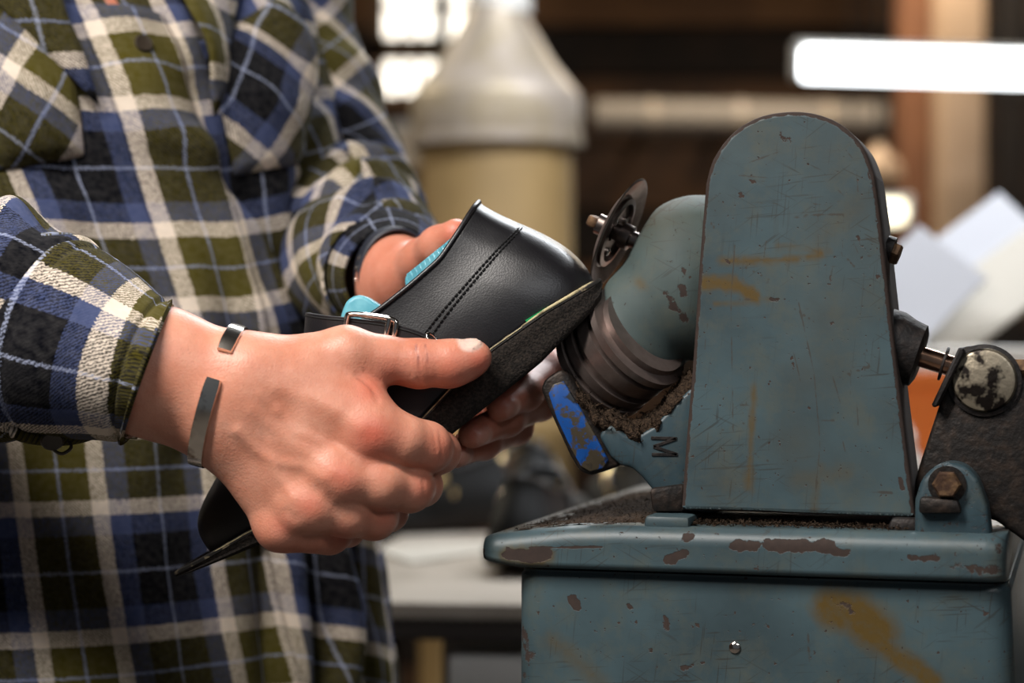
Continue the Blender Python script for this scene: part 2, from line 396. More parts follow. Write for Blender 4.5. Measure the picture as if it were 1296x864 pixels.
# windows at the back: timber frame, bars, glowing panes
def window(n, x0, x1, y0, y1, Y, cols, rows):
    a, b = P(x0, y1, Y), P(x1, y0, Y); w = b[0]-a[0]; h = b[2]-a[2]; fr = 0.05
    m = MB()
    for (cx, cz, sx, sz) in ((a[0]-fr/2, (a[2]+b[2])/2, fr, h+2*fr), (b[0]+fr/2, (a[2]+b[2])/2, fr, h+2*fr), ((a[0]+b[0])/2, a[2]-fr/2, w, fr), ((a[0]+b[0])/2, b[2]+fr/2, w, fr)):
        m.add(*box((cx, Y, cz), (sx, 0.06, sz)))
    o = struct(m.build('window_%d' % n, M['frame'], smooth=False))
    for i in range(cols):
        for j in range(rows):
            obj('pane', *box((a[0]+w*(i+0.5)/cols, Y+0.01, a[2]+h*(j+0.5)/rows), (w/cols-0.004, 0.006, h/rows-0.004)), M['pane'], o, smooth=False)
    for i in range(1, cols): obj('glazing_bar', *box((a[0]+w*i/cols, Y-0.005, (a[2]+b[2])/2), (0.018, 0.03, h)), M['frame'], o, smooth=False)
    for j in range(1, rows): obj('glazing_bar', *box(((a[0]+b[0])/2, Y-0.005, a[2]+h*j/rows), (w, 0.03, 0.018)), M['frame'], o, smooth=False)
window(1, 487, 551, -40, 58, 6.5, 3, 2)
window(2, 487, 551, 68, 120, 6.5, 3, 1)
window(3, 569, 640, -40, 60, 6.5, 3, 2)
# posts
def post(name, x0, x1, Y, dpt, m, label):
    a, b = P(x0, 0, Y), P(x1, 0, Y)
    V, F = box(((a[0]+b[0])/2, Y+dpt/2, (ZC-0.21)/2+0.0), (b[0]-a[0], dpt, ZC-0.21)); tag(obj(name, *bev(V, F, 0.012, 2), m), label, 'post')
post('timber_post', 1140, 1190, 5.3, 0.14, M['post_b'], 'brown timber post beside the cream painted post')
post('timber_post', 1193, 1248, 5.0, 0.14, M['post_c'], 'cream painted post standing between the brown post and the dark pipes')
for x, lab in ((1268, 'thin dark vertical conduit pipe next to the cream post'), (1290, 'thin dark vertical conduit pipe farther from the cream post')):
    p = P(x, 0, 5.4); m = MB(); m.add(*tube([(p[0], p[1], 0), (p[0], p[1], ZC)], 0.02, 14))
    for z in (1.2, 1.9, 2.6): m.add(*lathe((p[0], p[1], z), (0, 0, 1), [(0.02, 0), (0.0225, 0.003), (0.0225, 0.03), (0.02, 0.033)], 14))
    tag(m.build('conduit_pipe', M['iron_dark']), lab, 'pipe')
# long pale duct on the back wall
a, b = P(752, 146, 5.6), P(1120, 150, 5.6)
m = MB(); m.add(*tube([a, b], 0.045, 24)); r0 = obj('air_duct', m.V, m.F, M['grey'])
tag(r0, 'long pale horizontal air duct along the dark back wall', 'duct')
for f in (0.2, 0.5, 0.8):
    c = a+(b-a)*f; obj('duct_band', *lathe(c, (b-a), [(0.0455, -0.012), (0.049, -0.010), (0.049, 0.010), (0.0455, 0.012)], 24, cap=False), M['galv'], r0)
    obj('duct_strap', *box(c+np.array([0, 0.51, 0.0]), (0.02, 1.0, 0.02)), M['iron_dark'], r0, smooth=False)
# shelf rack below the windows with pale boxes
rk = thing('shelf_rack', P(516, 400, 6.1)*np.array([1, 1, 0]), 'timber shelf rack below the small windows at the back', 'shelf')
c0 = P(516, 170, 6.1)
for z in (c0[2]-0.62, c0[2]-0.32, c0[2]-0.115, c0[2]+0.075): obj('shelf_board', *box((c0[0]-0.05, 6.2, z), (0.62, 0.3, 0.025)), M['wood1'], rk, smooth=False)
for sx in (-0.36, 0.26): obj('upright', *box((c0[0]+sx, 6.2, (c0[2]+0.2)/2), (0.03, 0.3, c0[2]+0.2)), M['wood1'], rk, smooth=False)
k = 0
for z, hs in ((c0[2]-0.1025, (0.13, 0.11, 0.14, 0.12)), (c0[2]-0.3075, (0.10, 0.15, 0.12, 0.09))):
    for i, h in enumerate(hs):
        x = c0[0]-0.25+i*0.125; bx_ = thing('storage_box', (x, 6.16, z)); w = 0.10
        obj('box_body', *bev(*box((x, 6.16, z+h*0.4), (w, 0.2, h*0.8)), 0.004, 1), M[('paper2', 'wood2', 'bench', 'paper2')[i]], bx_)
        obj('lid', *bev(*box((x, 6.16, z+h*0.88), (w+0.008, 0.208, h*0.2)), 0.004, 1), M[('bench', 'paper2', 'paper', 'white')[i]], bx_)
        tag(bx_, 'lidded %s box on the %s board of the rack below the windows' % (('cream card', 'brown card', 'off-white', 'pale cream')[i], ('upper', 'lower')[k]), 'box', 'boxes on the back rack')
    k += 1
# dust extractor drum with conical hood
Yd = 3.1; c = P(628, 180, Yd); px = Yd/FPX; cx = c[0]; zl = c[2]
ex = thing('dust_extractor', (cx, Yd, 0), 'cream extractor drum with galvanised conical hood and white pipe', 'dust extractor')
obj('drum', *lathe((cx, Yd, 0), (0, 0, 1), [(0.0, 0.0), (96*px, 0.0), (97*px, 0.02), (97*px, 0.5), (99*px, 0.505), (99*px, 0.525), (97*px, 0.53), (97*px, 1.1), (99*px, 1.105), (99*px, 1.125), (97*px, 1.13), (97*px, zl+0.01)], 64), M['drum'], ex)
hood = obj('hood', *lathe((cx, Yd, zl-0.006), (0, 0, 1), [(98*px, 0.0), (106*px, 0.0), (108*px, 0.008), (108*px, 0.070), (106*px, 0.080), (99*px, 0.090), (72*px, 0.132), (42*px, 0.195), (39*px, 0.215), (0, 0.215)], 64), M['galv'], ex)
obj('rim', *lathe((cx, Yd, zl-0.008), (0, 0, 1), [(107*px, -0.002), (110.5*px, 0.0), (110.5*px, 0.012), (107*px, 0.014)], 64, cap=False), M['galv'], hood)
obj('pipe', *lathe((cx+6*px, Yd, zl+0.20), (0, 0, 1), [(39*px, 0), (39*px, 0.05), (41*px, 0.052), (41*px, 0.066), (39*px, 0.068), (39*px, ZC-0.03-zl-0.20)], 40), M['white'], ex)
# visible tube lamps
def tube_lamp(x0, y0, x1, y1, Y, r, m, label, Y1=None):
    a, b = P(x0, y0, Y), P(x1, y1, Y1 or Y); d = unit(b-a)
    o = thing('tube_lamp', (a+b)/2, label, 'lamp', None)
    obj('tube', *lathe(a, d, [(r*0.6, 0), (r, 0.01), (r, np.linalg.norm(b-a)-0.01), (r*0.6, np.linalg.norm(b-a))], 24), m, o)
    mid = (a+b)/2; R = np.stack([d, unit(np.cross((0, 0, 1), d)), np.cross(d, unit(np.cross((0, 0, 1), d)))], 1)
    obj('housing', *bev(*box(mid+np.array([0, 0, r+0.007]), (np.linalg.norm(b-a)+0.02, r*1.6, 0.012), R), 0.003, 2), M['white'], o)
    for e in (a-d*0.006, b+d*0.006): obj('end_cap', *bev(*box(e+np.array([0, 0, 0.008]), (0.014, r*1.9, r*2+0.012), R), 0.004, 1), M['white'], o)
    for f in (0.2, 0.8):
        q = a+(b-a)*f; obj('hanger', *tube([q+np.array([0, 0, r+0.02]), (q[0], q[1], ZC-0.01)], 0.003, 8), M['iron_dark'], o)
tube_lamp(1012, 81, 1420, 92, 4.2, 0.033, M['tube'], 'long bright tube lamp hanging in front of the posts')
tube_lamp(1060, 269, 1145, 269, 4.7, 0.027, M['tube_warm'], 'short warm tube lamp glowing behind the tall arched guard')
# pendant reflector at (1115,195)
q = P(1112, 212, 4.9); o = thing('pendant_shade', (q[0], q[1], q[2]-0.05), 'cream enamel lamp shade hanging above the short warm tube lamp', 'lamp')
obj('shade', *lathe(q, (0, 0, 1), [(0.058, -0.03), (0.06, -0.028), (0.055, 0.0), (0.04, 0.025), (0.018, 0.04), (0.012, 0.06), (0, 0.06)], 32, cap=False), M['post_c'], o)
obj('cord', *tube([q+np.array([0, 0, 0.055]), (q[0], q[1], ZC-0.005)], 0.004, 8), M['iron_dark'], o)
for (loc, pw, colr, turn, lab) in LAMPS:     # ceiling fixtures that light the place
    c_, s_ = math.cos(turn), math.sin(turn); R = np.array([[c_, -s_, 0], [s_, c_, 0], [0, 0, 1]])
    o = thing('ceiling_fixture', loc, lab, 'lamp')
    L3 = np.array(loc)
    obj('housing', *bev(*box(L3+(0, 0, 0.07), (1.26, 0.26, 0.05), R), 0.008, 2), M['white'], o)
    for sy in (-0.06, 0.06): obj('tube', *tube([L3+R@np.array([-0.6, sy, 0.025]), L3+R@np.array([0.6, sy, 0.025])], 0.013, 12), M['tube'], o)
    for sx in (-0.45, 0.45):
        p = L3+R@np.array([sx, 0, 0.09]); obj('hanger', *tube([p, (p[0], p[1], ZC-0.01)], 0.004, 8), M['iron_dark'], o)
    li = ceiling_lamp((0, 0, 0), pw, colr); li.parent = o; li.rotation_euler = (0, 0, turn)

# ------------------------------------------------------------------ workbench behind
zb = 1.035; beta = math.radians(-6.5)
def BW(x, y, z=0.0):   # bench coordinates -> world
    c_, s_ = math.cos(beta), math.sin(beta); o = np.array([0.10, 1.62, zb]); return o+np.array([c_*x-s_*y, s_*x+c_*y, z])
RB = np.array([[math.cos(beta), -math.sin(beta), 0], [math.sin(beta), math.cos(beta), 0], [0, 0, 1]])
wbn = thing('workbench', BW(0.35, 0.45, -zb), 'long white topped workbench with dark edge behind the machine', 'workbench')
obj('worktop', *bev(*box(BW(0.36, 0.5, -0.006), (1.3, 1.0, 0.012), RB), 0.002, 2), M['bench'], wbn)
obj('edge_strip', *bev(*box(BW(0.36, 0.502, -0.022), (1.296, 0.99, 0.02), RB), 0.002, 1), M['bench_edge'], wbn)
m = MB()
for i in range(160): m.add(*box(BW(-0.288+i*0.0081, 0.0, -0.0115), (0.0045, 0.004, 0.003), RB))
o = m.build('edge_glints', M['bench'], wbn, smooth=False); o['kind'] = 'stuff'  # pale blocks imitating bright drops of light along the edge
for x, y in ((-0.235, 0.05), (0.95, 0.05), (-0.235, 0.92), (0.95, 0.92)):
    obj('leg', *bev(*box(BW(x, y, -0.03-(zb-0.03)/2), (0.06, 0.06, zb-0.03), RB), 0.005, 1), M['grey'], wbn)
obj('stretcher', *bev(*box(BW(0.36, 0.92, -0.75), (1.1, 0.03, 0.06), RB), 0.002, 1), M['wood1'], wbn)
# drawer cabinet standing below the bench
cb_ = thing('drawer_cabinet', BW(-0.016, 0.25, -zb), 'pale grey drawer cabinet standing under the white worktop', 'cabinet')
obj('cabinet_body', *bev(*box(BW(-0.016, 0.27, -0.036-(zb-0.036)/2), (0.30, 0.44, zb-0.036), RB), 0.004, 1), M['grey'], cb_)
for k_ in range(4):
    dr = obj('drawer', *bev(*box(BW(-0.016, 0.042, -0.16-k_*0.235), (0.285, 0.016, 0.225), RB), 0.004, 2), M['white'], cb_)
    obj('handle', *bev(*box(BW(-0.016, 0.024, -0.10-k_*0.235), (0.10, 0.02, 0.012), RB), 0.003, 2), M['chrome'], dr)
# right end of the bench: papers, box, bottles, orange crate
def rotz(a): return np.array([[math.cos(a), -math.sin(a), 0], [math.sin(a), math.cos(a), 0], [0, 0, 1]])
def sheet(name, pts, th, m, label, cat):
    q = np.array([P(*p) for p in pts]); n = unit(np.cross(q[1]-q[0], q[3]-q[0])); n = n if n[1] > 0 else -n
    return tag(obj(name, *prism(q, n*th, 0.0008, 1), m), label, cat)
ZT = zb
def on_bench(px_, Y): p = P(px_, 0, Y); return np.array([p[0], Y, zb])
# orange crate
def crate(px0, px1, Y, dy, h, m, label):
    a, b = P(px0, 0, Y), P(px1, 0, Y); w = b[0]-a[0]; cx_ = (a[0]+b[0])/2; o = thing('crate', (cx_, Y+dy/2, zb), label, 'crate'); th = 0.006
    obj('base', *box((cx_, Y+dy/2, zb+th/2), (w, dy, th)), m, o, smooth=False)
    for s in (-1, 1):
        obj('side_wall', *bev(*box((cx_+s*(w-th)/2, Y+dy/2, zb+h/2), (th, dy, h)), 0.002, 1), m, o)
        obj('end_wall', *bev(*box((cx_, Y+dy/2+s*(dy-th)/2, zb+h/2), (w, th, h)), 0.002, 1), m, o)
    obj('rim', *bev(*box((cx_, Y+0.0, zb+h-0.01), (w+0.012, 0.012, 0.02)), 0.003, 1), m, o)
    return cx_, w
crate(1128, 1330, 2.05, 0.20, 0.185, M['orange'], 'orange plastic crate on the workbench under the white papers')
# white box lid and sheets resting on the crate
zc = zb+0.1855
p = P(1215, 0, 2.1)
o = thing('paper_tray', (p[0], 2.16, zc), 'shallow white tray lying across the orange crate', 'tray')
obj('tray_base', *box((p[0], 2.16, zc+0.004), (0.2, 0.22, 0.008)), M['white'], o, smooth=False)
obj('front_lip', *bev(*box((p[0], 2.055, zc+0.012), (0.2, 0.008, 0.024)), 0.002, 1), M['white'], o)
def lean(name, cxp, Y, w, h, roll, tilt, z0, m, label, cat, th=0.004):
    """sheet leaning back, rolled in its own plane; lowest corner rests at z0"""
    X = np.array([math.cos(roll), 0, math.sin(roll)]); Zl = np.array([-math.sin(roll)*math.cos(tilt), math.sin(tilt), math.cos(roll)*math.cos(tilt)])
    n = unit(np.cross(Zl, X)); n = n if n[1] > 0 else -n
    c = P(cxp, 0, Y); q = np.array([-X*w/2, X*w/2, X*w/2+Zl*h, -X*w/2+Zl*h])+np.array([c[0], Y, 0]); q[:, 2] += z0-q[:, 2].min()
    return tag(obj(name, *prism(q, n*th, 0.0005, 1), m), label, cat)
lean('paper_sheet', 1196, 2.09, 0.125, 0.105, math.radians(45), math.radians(38), zc+0.0085, M['paper'], 'white printed sheet leaning askew above the orange crate', 'paper')
lean('paper_sheet', 1262, 2.14, 0.19, 0.12, math.radians(37), math.radians(40), zc+0.0085, M['paper'], 'larger white sheet leaning behind the printed sheet', 'paper')
lean('card_panel', 1300, 2.085, 0.20, 0.10, math.radians(36), math.radians(55), zc+0.0085, M['paper2'], 'cream card panel propped at the end of the crate', 'card', 0.006)
def bottle(px_, Y, r, h, m, mc, label):
    p = on_bench(px_, Y); o = thing('squeeze_bottle', p, label, 'bottle')
    obj('bottle_body', *lathe(p, (0, 0, 1), [(0, 0), (r*0.92, 0), (r, 0.004), (r, h*0.66), (r*0.8, h*0.76), (r*0.4, h*0.82), (r*0.4, h*0.86), (0, h*0.86)], 28, cap=False), m, o)
    obj('cap', *lathe(p+np.array([0, 0, h*0.84]), (0, 0, 1), [(r*0.45, 0), (r*0.45, h*0.08), (r*0.2, h*0.1), (r*0.12, h*0.16), (0, h*0.16)], 24), mc, o)
M['bluep'] = mat('blue_plastic', rgb(96, 140, 170), 0.4)
bottle(1150, 1.96, 0.016, 0.135, M['white'], M['white'], 'white squeeze bottle in front of the orange crate')
bottle(1172, 1.94, 0.018, 0.085, M['bluep'], M['white'], 'short blue bottle with white cap in front of the orange crate')
bottle(1190, 1.99, 0.014, 0.075, M['paper2'], M['orange'], 'small cream bottle with orange cap in front of the crate')

# ------------------------------------------------------------------ the machine (turned 16 degrees, right side nearer)
AL = math.radians(16)
EX = np.array([math.cos(AL), -math.sin(AL), 0]); EY = np.array([math.sin(AL), math.cos(AL), 0]); EZ = np.array([0, 0, 1.0])
Q0 = P(862, 645, 0.992); CAMP = np.array([0, 0, CAMH])
def LW(px, py, d):     # point of the machine's plane at depth d (behind the guard's face) seen at a pixel
    v = np.array([(px-648)/FPX, 1.0, (432-py)/FPX]); t = (d+(Q0-CAMP)@EY)/(v@EY); return CAMP+v*t
def LXZ(px, py, d=0.0):
    p = LW(px, py, d)-Q0; return np.array([p@EX, p@EZ])
def WL(x, d, z): return Q0+EX*x+EY*d+EZ*z
xl, xr = LXZ(607, 700, -0.02)[0], LXZ(1274, 700, -0.02)[0]
z_pt = LXZ(900, 668, -0.02)[1]; z_pb = LXZ(655, 718, -0.02)[1]
mroot = thing('trimming_machine', WL((xl+xr)/2, 0.15, -Q0[2]), 'old blue-grey sole trimming machine with tall arched guard on pedestal', 'machine')
def wear_attr(V, strokes, plane_d=0.0):
    """strokes: (channel, [pixel points], half width px, softness, strength)"""
    lx = np.stack([(V-Q0)@EX, (V-Q0)@EZ], 1); A = np.zeros((len(V), 3))
    s = 1.0/2.52/1000
    nz = fnoise(lx, 900, 3)*0.0006+fnoise(lx, 300, 5)*0.0008
    for ch, pts, w, soft, st in strokes:
        q = np.array([LXZ(a, b, plane_d) for a, b in pts]); d = poly_dist(lx, q) if len(q) > 1 else np.linalg.norm(lx-q[0], axis=1)
        d = d+nz*min(1.0, w/4)
        A[:, ch] = np.maximum(A[:, ch], st*np.clip((w*s*(1+soft)-d)/(w*s*soft*2+1e-6), 0, 1))
    return np.clip(A, 0, 1)
# --- guard: arched box plate
left = [(862, 645), (868, 560), (877, 450), (885, 330), (893, 232)]
arch = [(893, 232), (903, 200), (927, 168), (960, 148), (1000, 141), (1036, 145), (1068, 160), (1093, 187), (1107, 222)]
right = [(1107, 222), (1115, 280), (1125, 370), (1135, 460), (1147, 560), (1159, 655)]
ol = np.vstack([catmull([LXZ(*p) for p in left], 24)[:-1], catmull([LXZ(*p) for p in arch], 18)[:-1], catmull([LXZ(*p) for p in right], 22)])
bot = ol[-1]+(ol[0]-ol[-1])*np.linspace(0, 1, 60)[1:-1, None]
outl = np.vstack([ol, bot]); n = len(outl)
sp0, sp1 = LXZ(1010, 648), LXZ(1001, 262)
f = np.clip((outl[:, 1]-sp0[1])/(sp1[1]-sp0[1]), 0, 1); spine = sp0+(sp1-sp0)*f[:, None]
tang = np.roll(outl, -1, 0)-np.roll(outl, 1, 0); nrm = np.stack([tang[:, 1], -tang[:, 0]], 1); nrm /= np.linalg.norm(nrm, axis=1)[:, None]
if ((outl-spine)*nrm).sum() < 0: nrm = -nrm
bv = 0.0022; rings = []
for r in np.linspace(0.0, 1, 95): rings.append([WL(a, 0, b) for a, b in spine+(outl-nrm*bv-spine)*r])
for a_ in (30, 60, 90):
    a_ = math.radians(a_); rings.append([WL(a, bv*(1-math.cos(a_)), b) for a, b in outl-nrm*bv*(1-math.sin(a_))])
rings.append([WL(a, 0.046, b) for a, b in outl]); rings.append([WL(a, 0.048, b) for a, b in outl-nrm*bv])
rings.append([WL(a, 0.048, b) for a, b in spine])
V, F = loft(rings)
W_ = wear_attr(V, [
    (0, [(893, 358), (935, 362), (955, 376)], 8, 0.5, 1.0), (0, [(895, 352), (940, 352)], 3, 0.5, 0.8), (0, [(913, 330), (985, 330), (1040, 322)], 4, 0.8, 0.85), (0, [(905, 384), (975, 380)], 2, 0.8, 0.7),
    (0, [(955, 488), (950, 560), (948, 610)], 3, 0.9, 0.7), (0, [(948, 600), (947, 615)], 6, 0.9, 0.6), (0, [(1040, 590), (1030, 645)], 4, 1.5, 0.5), (0, [(1010, 606), (1070, 598)], 8, 1.6, 0.45),
    (0, [(1040, 300), (1085, 262)], 14, 1.6, 0.3), (0, [(930, 185), (1090, 195)], 18, 2.0, 0.14), (0, [(985, 310), (1052, 318)], 3, 1.2, 0.5),
    (2, [(1010, 380), (1030, 470), (1038, 560), (1030, 648)], 1.0, 0.8, 0.75), (2, [(930, 310), (925, 380), (928, 545)], 0.9, 0.8, 0.8), (2, [(1002, 274), (1067, 271)], 1.2, 0.8, 0.9), (2, [(1068, 270), (1066, 325)], 0.8, 0.8, 0.7),
    (2, [(935, 255), (990, 258)], 0.8, 1, 0.6), (2, [(1035, 275), (1036, 350)], 0.7, 1, 0.6), (2, [(905, 515), (960, 512)], 0.7, 1, 0.7), (2, [(930, 485), (965, 488)], 0.7, 1, 0.6), (2, [(925, 455), (960, 458)], 0.7, 1, 0.5),
    (2, [(1060, 540), (1090, 580)], 0.8, 1, 0.5), (2, [(960, 190), (1040, 215)], 0.7, 1, 0.5), (2, [(985, 175), (1035, 160)], 0.7, 1, 0.4), (2, [(900, 235), (960, 225)], 0.7, 1, 0.4), (2, [(1000, 395), (1065, 382)], 0.8, 1, 0.5),
    (2, [(1045, 600), (1095, 640)], 0.6, 1, 0.4), (2, [(985, 520), (1005, 560)], 0.7, 1, 0.5), (2, [(970, 230), (1030, 225)], 0.6, 1, 0.5), (2, [(910, 420), (895, 470)], 0.7, 1, 0.5), (2, [(985, 460), (1025, 470)], 0.7, 1, 0.4),
    (1, [(1138, 605), (1142, 618)], 3, 0.7, 0.75), (1, [(1098, 215), (1104, 240)], 1.6, 1, 0.62), (1, [(935, 620), (936, 622)], 2, 1, 0.7), (1, [(1118, 360), (1124, 400)], 2.5, 1, 0.6), (1, [(1085, 300), (1105, 330)], 2.0, 1, 0.5), (1, [(1110, 410), (1112, 412)], 2, 1, 0.7), (1, [(976, 378), (984, 380)], 3, 1, 0.8)])
rs0 = np.random.RandomState(5); extra = []
for _ in range(70):
    cx_, cy_ = rs0.uniform(895, 1115), rs0.uniform(165, 640); L_ = rs0.uniform(6, 46); a_ = rs0.choice([0.05, 0.05, -0.1, 1.5, 0.7, -0.6])+rs0.normal()*0.25
    extra.append((2, [(cx_, cy_), (cx_+L_*math.cos(a_), cy_+L_*math.sin(a_))], rs0.uniform(0.6, 1.1), 1.0, rs0.uniform(0.5, 0.85)))
for _ in range(26): extra.append((1, [(rs0.uniform(1060, 1125), rs0.uniform(200, 420))]*1, rs0.uniform(0.8, 2.4), 1.0, 0.6))
for _ in range(14): extra.append((0, [(rs0.uniform(900, 1120), rs0.uniform(180, 640))]*1, rs0.uniform(8, 30), 2.0, rs0.uniform(0.1, 0.3)))
W_ = np.maximum(W_, wear_attr(V, extra))
nb = 95*n
W_[nb-n:nb+4*n, 1] = np.maximum(W_[nb-n:nb+4*n, 1], 0.80); W_[nb-n:nb, 1] = 0.42
z_ = (V-Q0)@EZ; W_[:, 2] = np.maximum(W_[:, 2], 0.0)
guard = obj('arched_guard', V, F, M['paint'], mroot, attrs={'wear': W_}, recalc=True, sharp=None)
# --- base plate: nose on the left falls away, rounded front edge
xs = np.concatenate([[xl, xl+0.001, xl+0.003], np.linspace(xl+0.007, xl+0.08, 50), np.linspace(xl+0.081, xr-0.009, 150), [xr-0.006, xr-0.003, xr-0.001, xr]])
def plate_ring(x):
    ztop = np.interp(x, [xl, xl+0.004, xl+0.045, xl+0.07], [z_pt-0.0085, z_pt-0.0065, z_pt-0.0012, z_pt])
    zbot = np.interp(x, [xl, xl+0.02], [z_pb+0.003, z_pb]); e = min(x-xl, xr-x); rr = 0.009
    ins = rr-math.sqrt(max(rr*rr-(rr-min(e, rr))**2, 0)); R = min(0.0085, (ztop-zbot)*0.55); fd = -0.022+ins; pts = []
    for k in np.linspace(0, 90, 9):
        k = math.radians(k); pts.append((fd+R-R*math.sin(k)*1.0, ztop-R+R*math.cos(k)))
    for zz in np.linspace(ztop-R, zbot+0.003, 16)[1:]: pts.append((fd, zz))
    pts += [(fd+0.001, zbot+0.001), (fd+0.004, zbot), (0.34, zbot), (0.345, zbot+0.004), (0.345, ztop-0.004), (0.34, ztop)]
    pts += [(d, ztop) for d in (0.2, 0.1, 0.04, 0.01)]
    return [WL(x, d, z) for d, z in pts]
V, F = loft([plate_ring(x) for x in xs], True, True, True)
W_ = wear_attr(V, [(1, [(645, 702), (690, 702)], 9, 0.35, 0.8), (0, [(645, 702), (690, 704)], 11, 0.5, 0.9), (1, [(640, 693), (770, 692), (778, 706)], 1.6, 0.6, 0.75), (1, [(930, 690), (955, 690)], 8, 0.4, 0.85), (1, [(972, 690), (1050, 692)], 8, 0.4, 0.85), (1, [(845, 708), (868, 702)], 6, 0.5, 0.8),
    (1, [(868, 680), (872, 680)], 5, 0.5, 0.8), (1, [(1150, 705), (1185, 707)], 4, 0.6, 0.7), (1, [(1210, 715), (1265, 722)], 8, 1.0, 0.6), (1, [(610, 700), (608, 712)], 6, 0.8, 0.7), (1, [(1055, 700), (1075, 698)], 4, 0.6, 0.7), (1, [(1255, 680), (1265, 700)], 7, 1.0, 0.5)], -0.022)
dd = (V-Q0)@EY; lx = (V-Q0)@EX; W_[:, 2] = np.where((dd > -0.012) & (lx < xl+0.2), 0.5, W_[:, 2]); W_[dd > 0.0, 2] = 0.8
obj('base_plate', V, F, M['paint'], mroot, attrs={'wear': W_}, recalc=True, sharp=50)
# --- pedestal: tapered cabinet with rounded corners
px0, px1 = LXZ(653, 760, -0.014)[0], LXZ(1279, 760, -0.014)[0]; zf = -Q0[2]; rings = []
for z in np.concatenate([np.linspace(z_pb-0.0015, z_pb-0.08, 60), np.linspace(z_pb-0.09, zf, 20)]):
    g = (z_pb-z)*0.035; g2 = 0; x0, x1, d0, d1 = px0, px1+g*1.2, -0.014-g*0.2, 0.32; R = 0.012; pts = []
    if z > z_pb-0.003: x0 += 0.0012; x1 -= 0.0012; d0 += 0.0012
    for cxx, cdd, a0 in ((x0+R, d0+R, 180), (x1-R, d0+R, 270), (x1-R, d1-R, 0), (x0+R, d1-R, 90)):
        for k in np.linspace(0, 90, 7): a_ = math.radians(a0+k); pts.append((cxx+R*math.cos(a_), cdd+R*math.sin(a_)))
        if a0 == 180:
            for xx in np.linspace(x0+R, x1-R, 160)[1:-1]: pts.append((xx, d0))
    rings.append([WL(a, b, z) for a, b in pts])
V, F = loft(rings, True, True, True)
W_ = wear_attr(V, [(0, [(1055, 768), (1085, 778), (1110, 800)], 24, 0.45, 1.0), (0, [(1095, 790), (1135, 830), (1180, 862)], 12, 0.6, 0.9), (1, [(1062, 765), (1075, 770)], 11, 0.7, 0.5), (1, [(722, 757), (732, 768)], 6, 0.4, 0.85), (1, [(660, 800), (668, 830)], 8, 1.0, 0.7), (1, [(660, 850), (664, 862)], 5, 1.0, 0.6),
    (1, [(842, 780), (844, 792)], 5, 0.6, 0.75), (1, [(864, 845), (890, 838)], 3, 0.8, 0.7), (1, [(795, 765), (798, 768)], 3, 0.6, 0.7), (0, [(700, 810), (760, 862)], 9, 1.0, 0.45), (2, [(1024, 800), (1027, 860)], 1.2, 0.6, 0.9), (1, [(825, 822), (826, 824)], 3, 0.5, 0.75), (2, [(900, 820), (1000, 800)], 14, 2.0, 0.42), (1, [(882, 790), (884, 792)], 2.2, 0.5, 0.8), (1, [(675, 760), (690, 765)], 2.2, 0.9, 0.6)], -0.014)
obj('pedestal', V, F, M['paint'], mroot, attrs={'wear': W_}, recalc=True, sharp=50)
obj('screw', *lathe(LW(930, 819, -0.0145), -EY, [(0.0028, -0.002), (0.0028, 0.0006), (0.0018, 0.0014), (0, 0.0014)], 16), M['chrome'], mroot)
# pads carrying the guard, and the dark foot under the bracket
V, F = bev(*prism([LW(816, 652, -0.016), LW(872, 654, -0.016), LW(872, 672, -0.016), LW(814, 672, -0.016)], EY*0.05), 0.002, 2); obj('guard_foot', V, F, M['paint'], mroot)
V, F = bev(*prism([LW(1128, 655, -0.006), LW(1166, 656, -0.006), LW(1170, 676, -0.006), LW(1120, 676, -0.006)], EY*0.05), 0.002, 2); obj('guard_foot', V, F, M['iron_dark'], mroot)
V, F = prism([LW(870, 652, 0.012), LW(1155, 658, 0.012), LW(1155, 682, 0.012), LW(870, 680, 0.012)], EY*0.03); obj('guard_foot', V, F, M['iron_dark'], mroot, smooth=False)  # dark bar filling the gap beneath the guard
# --- bearing housing: cast elbow from the wheel to the guard
def ringat(c, nrm_, r, seg=64):
    e1, e2, _ = frame(nrm_); t_ = np.linspace(0, 2*np.pi, seg, endpoint=False); return np.asarray(c)+r*(np.cos(t_)[:, None]*e1+np.sin(t_)[:, None]*e2)
AX = unit((0.72, -0.34, 0.60))
ks = [(P(810, 417, 1.031), AX, 0.0285), (P(818, 408, 1.031), AX, 0.0295), (P(834, 391, 1.036), unit((0.80, -0.28, 0.50)), 0.0310), (P(851, 376, 1.042), unit((0.88, -0.22, 0.40)), 0.0385), (P(866, 366, 1.046), unit((0.93, -0.1, 0.30)), 0.0450), (P(884, 361, 1.050), unit((0.97, -0.05, 0.16)), 0.0475), (P(905, 360, 1.052), unit((0.99, 0, 0.05)), 0.0470), (P(925, 360, 1.052), unit((1, 0, 0)), 0.046)]
cs = catmull([np.concatenate([k[0], k[1], [k[2]]]) for k in ks], 8)
V, F = loft([ringat(c[:3], c[3:6], c[6]) for c in cs], True, True, True)
lx_ = np.stack([V[:, 0], V[:, 2]], 1); W_ = np.zeros((len(V), 3))
def blob(x, y, r, ch, st, Y=0.99):
    q = P(x, y, Y); dq = np.hypot(V[:, 0]-q[0], V[:, 2]-q[2])+fnoise(V, 500, 2)*0.001; k_ = np.clip((r/2520*1.6-dq)/(r/2520*1.2), 0, 1)*st; W_[:, ch] = np.maximum(W_[:, ch], k_)
for b_ in ((866, 365, 9, 1, 0.8), (855, 385, 8, 1, 0.8), (846, 372, 6, 1, 0.7), (860, 288, 6, 1, 0.7), (815, 358, 7, 0, 0.6), (840, 262, 40, 0, 0.25), (870, 400, 8, 1, 0.7), (868, 345, 5, 1, 0.7)): blob(*b_)
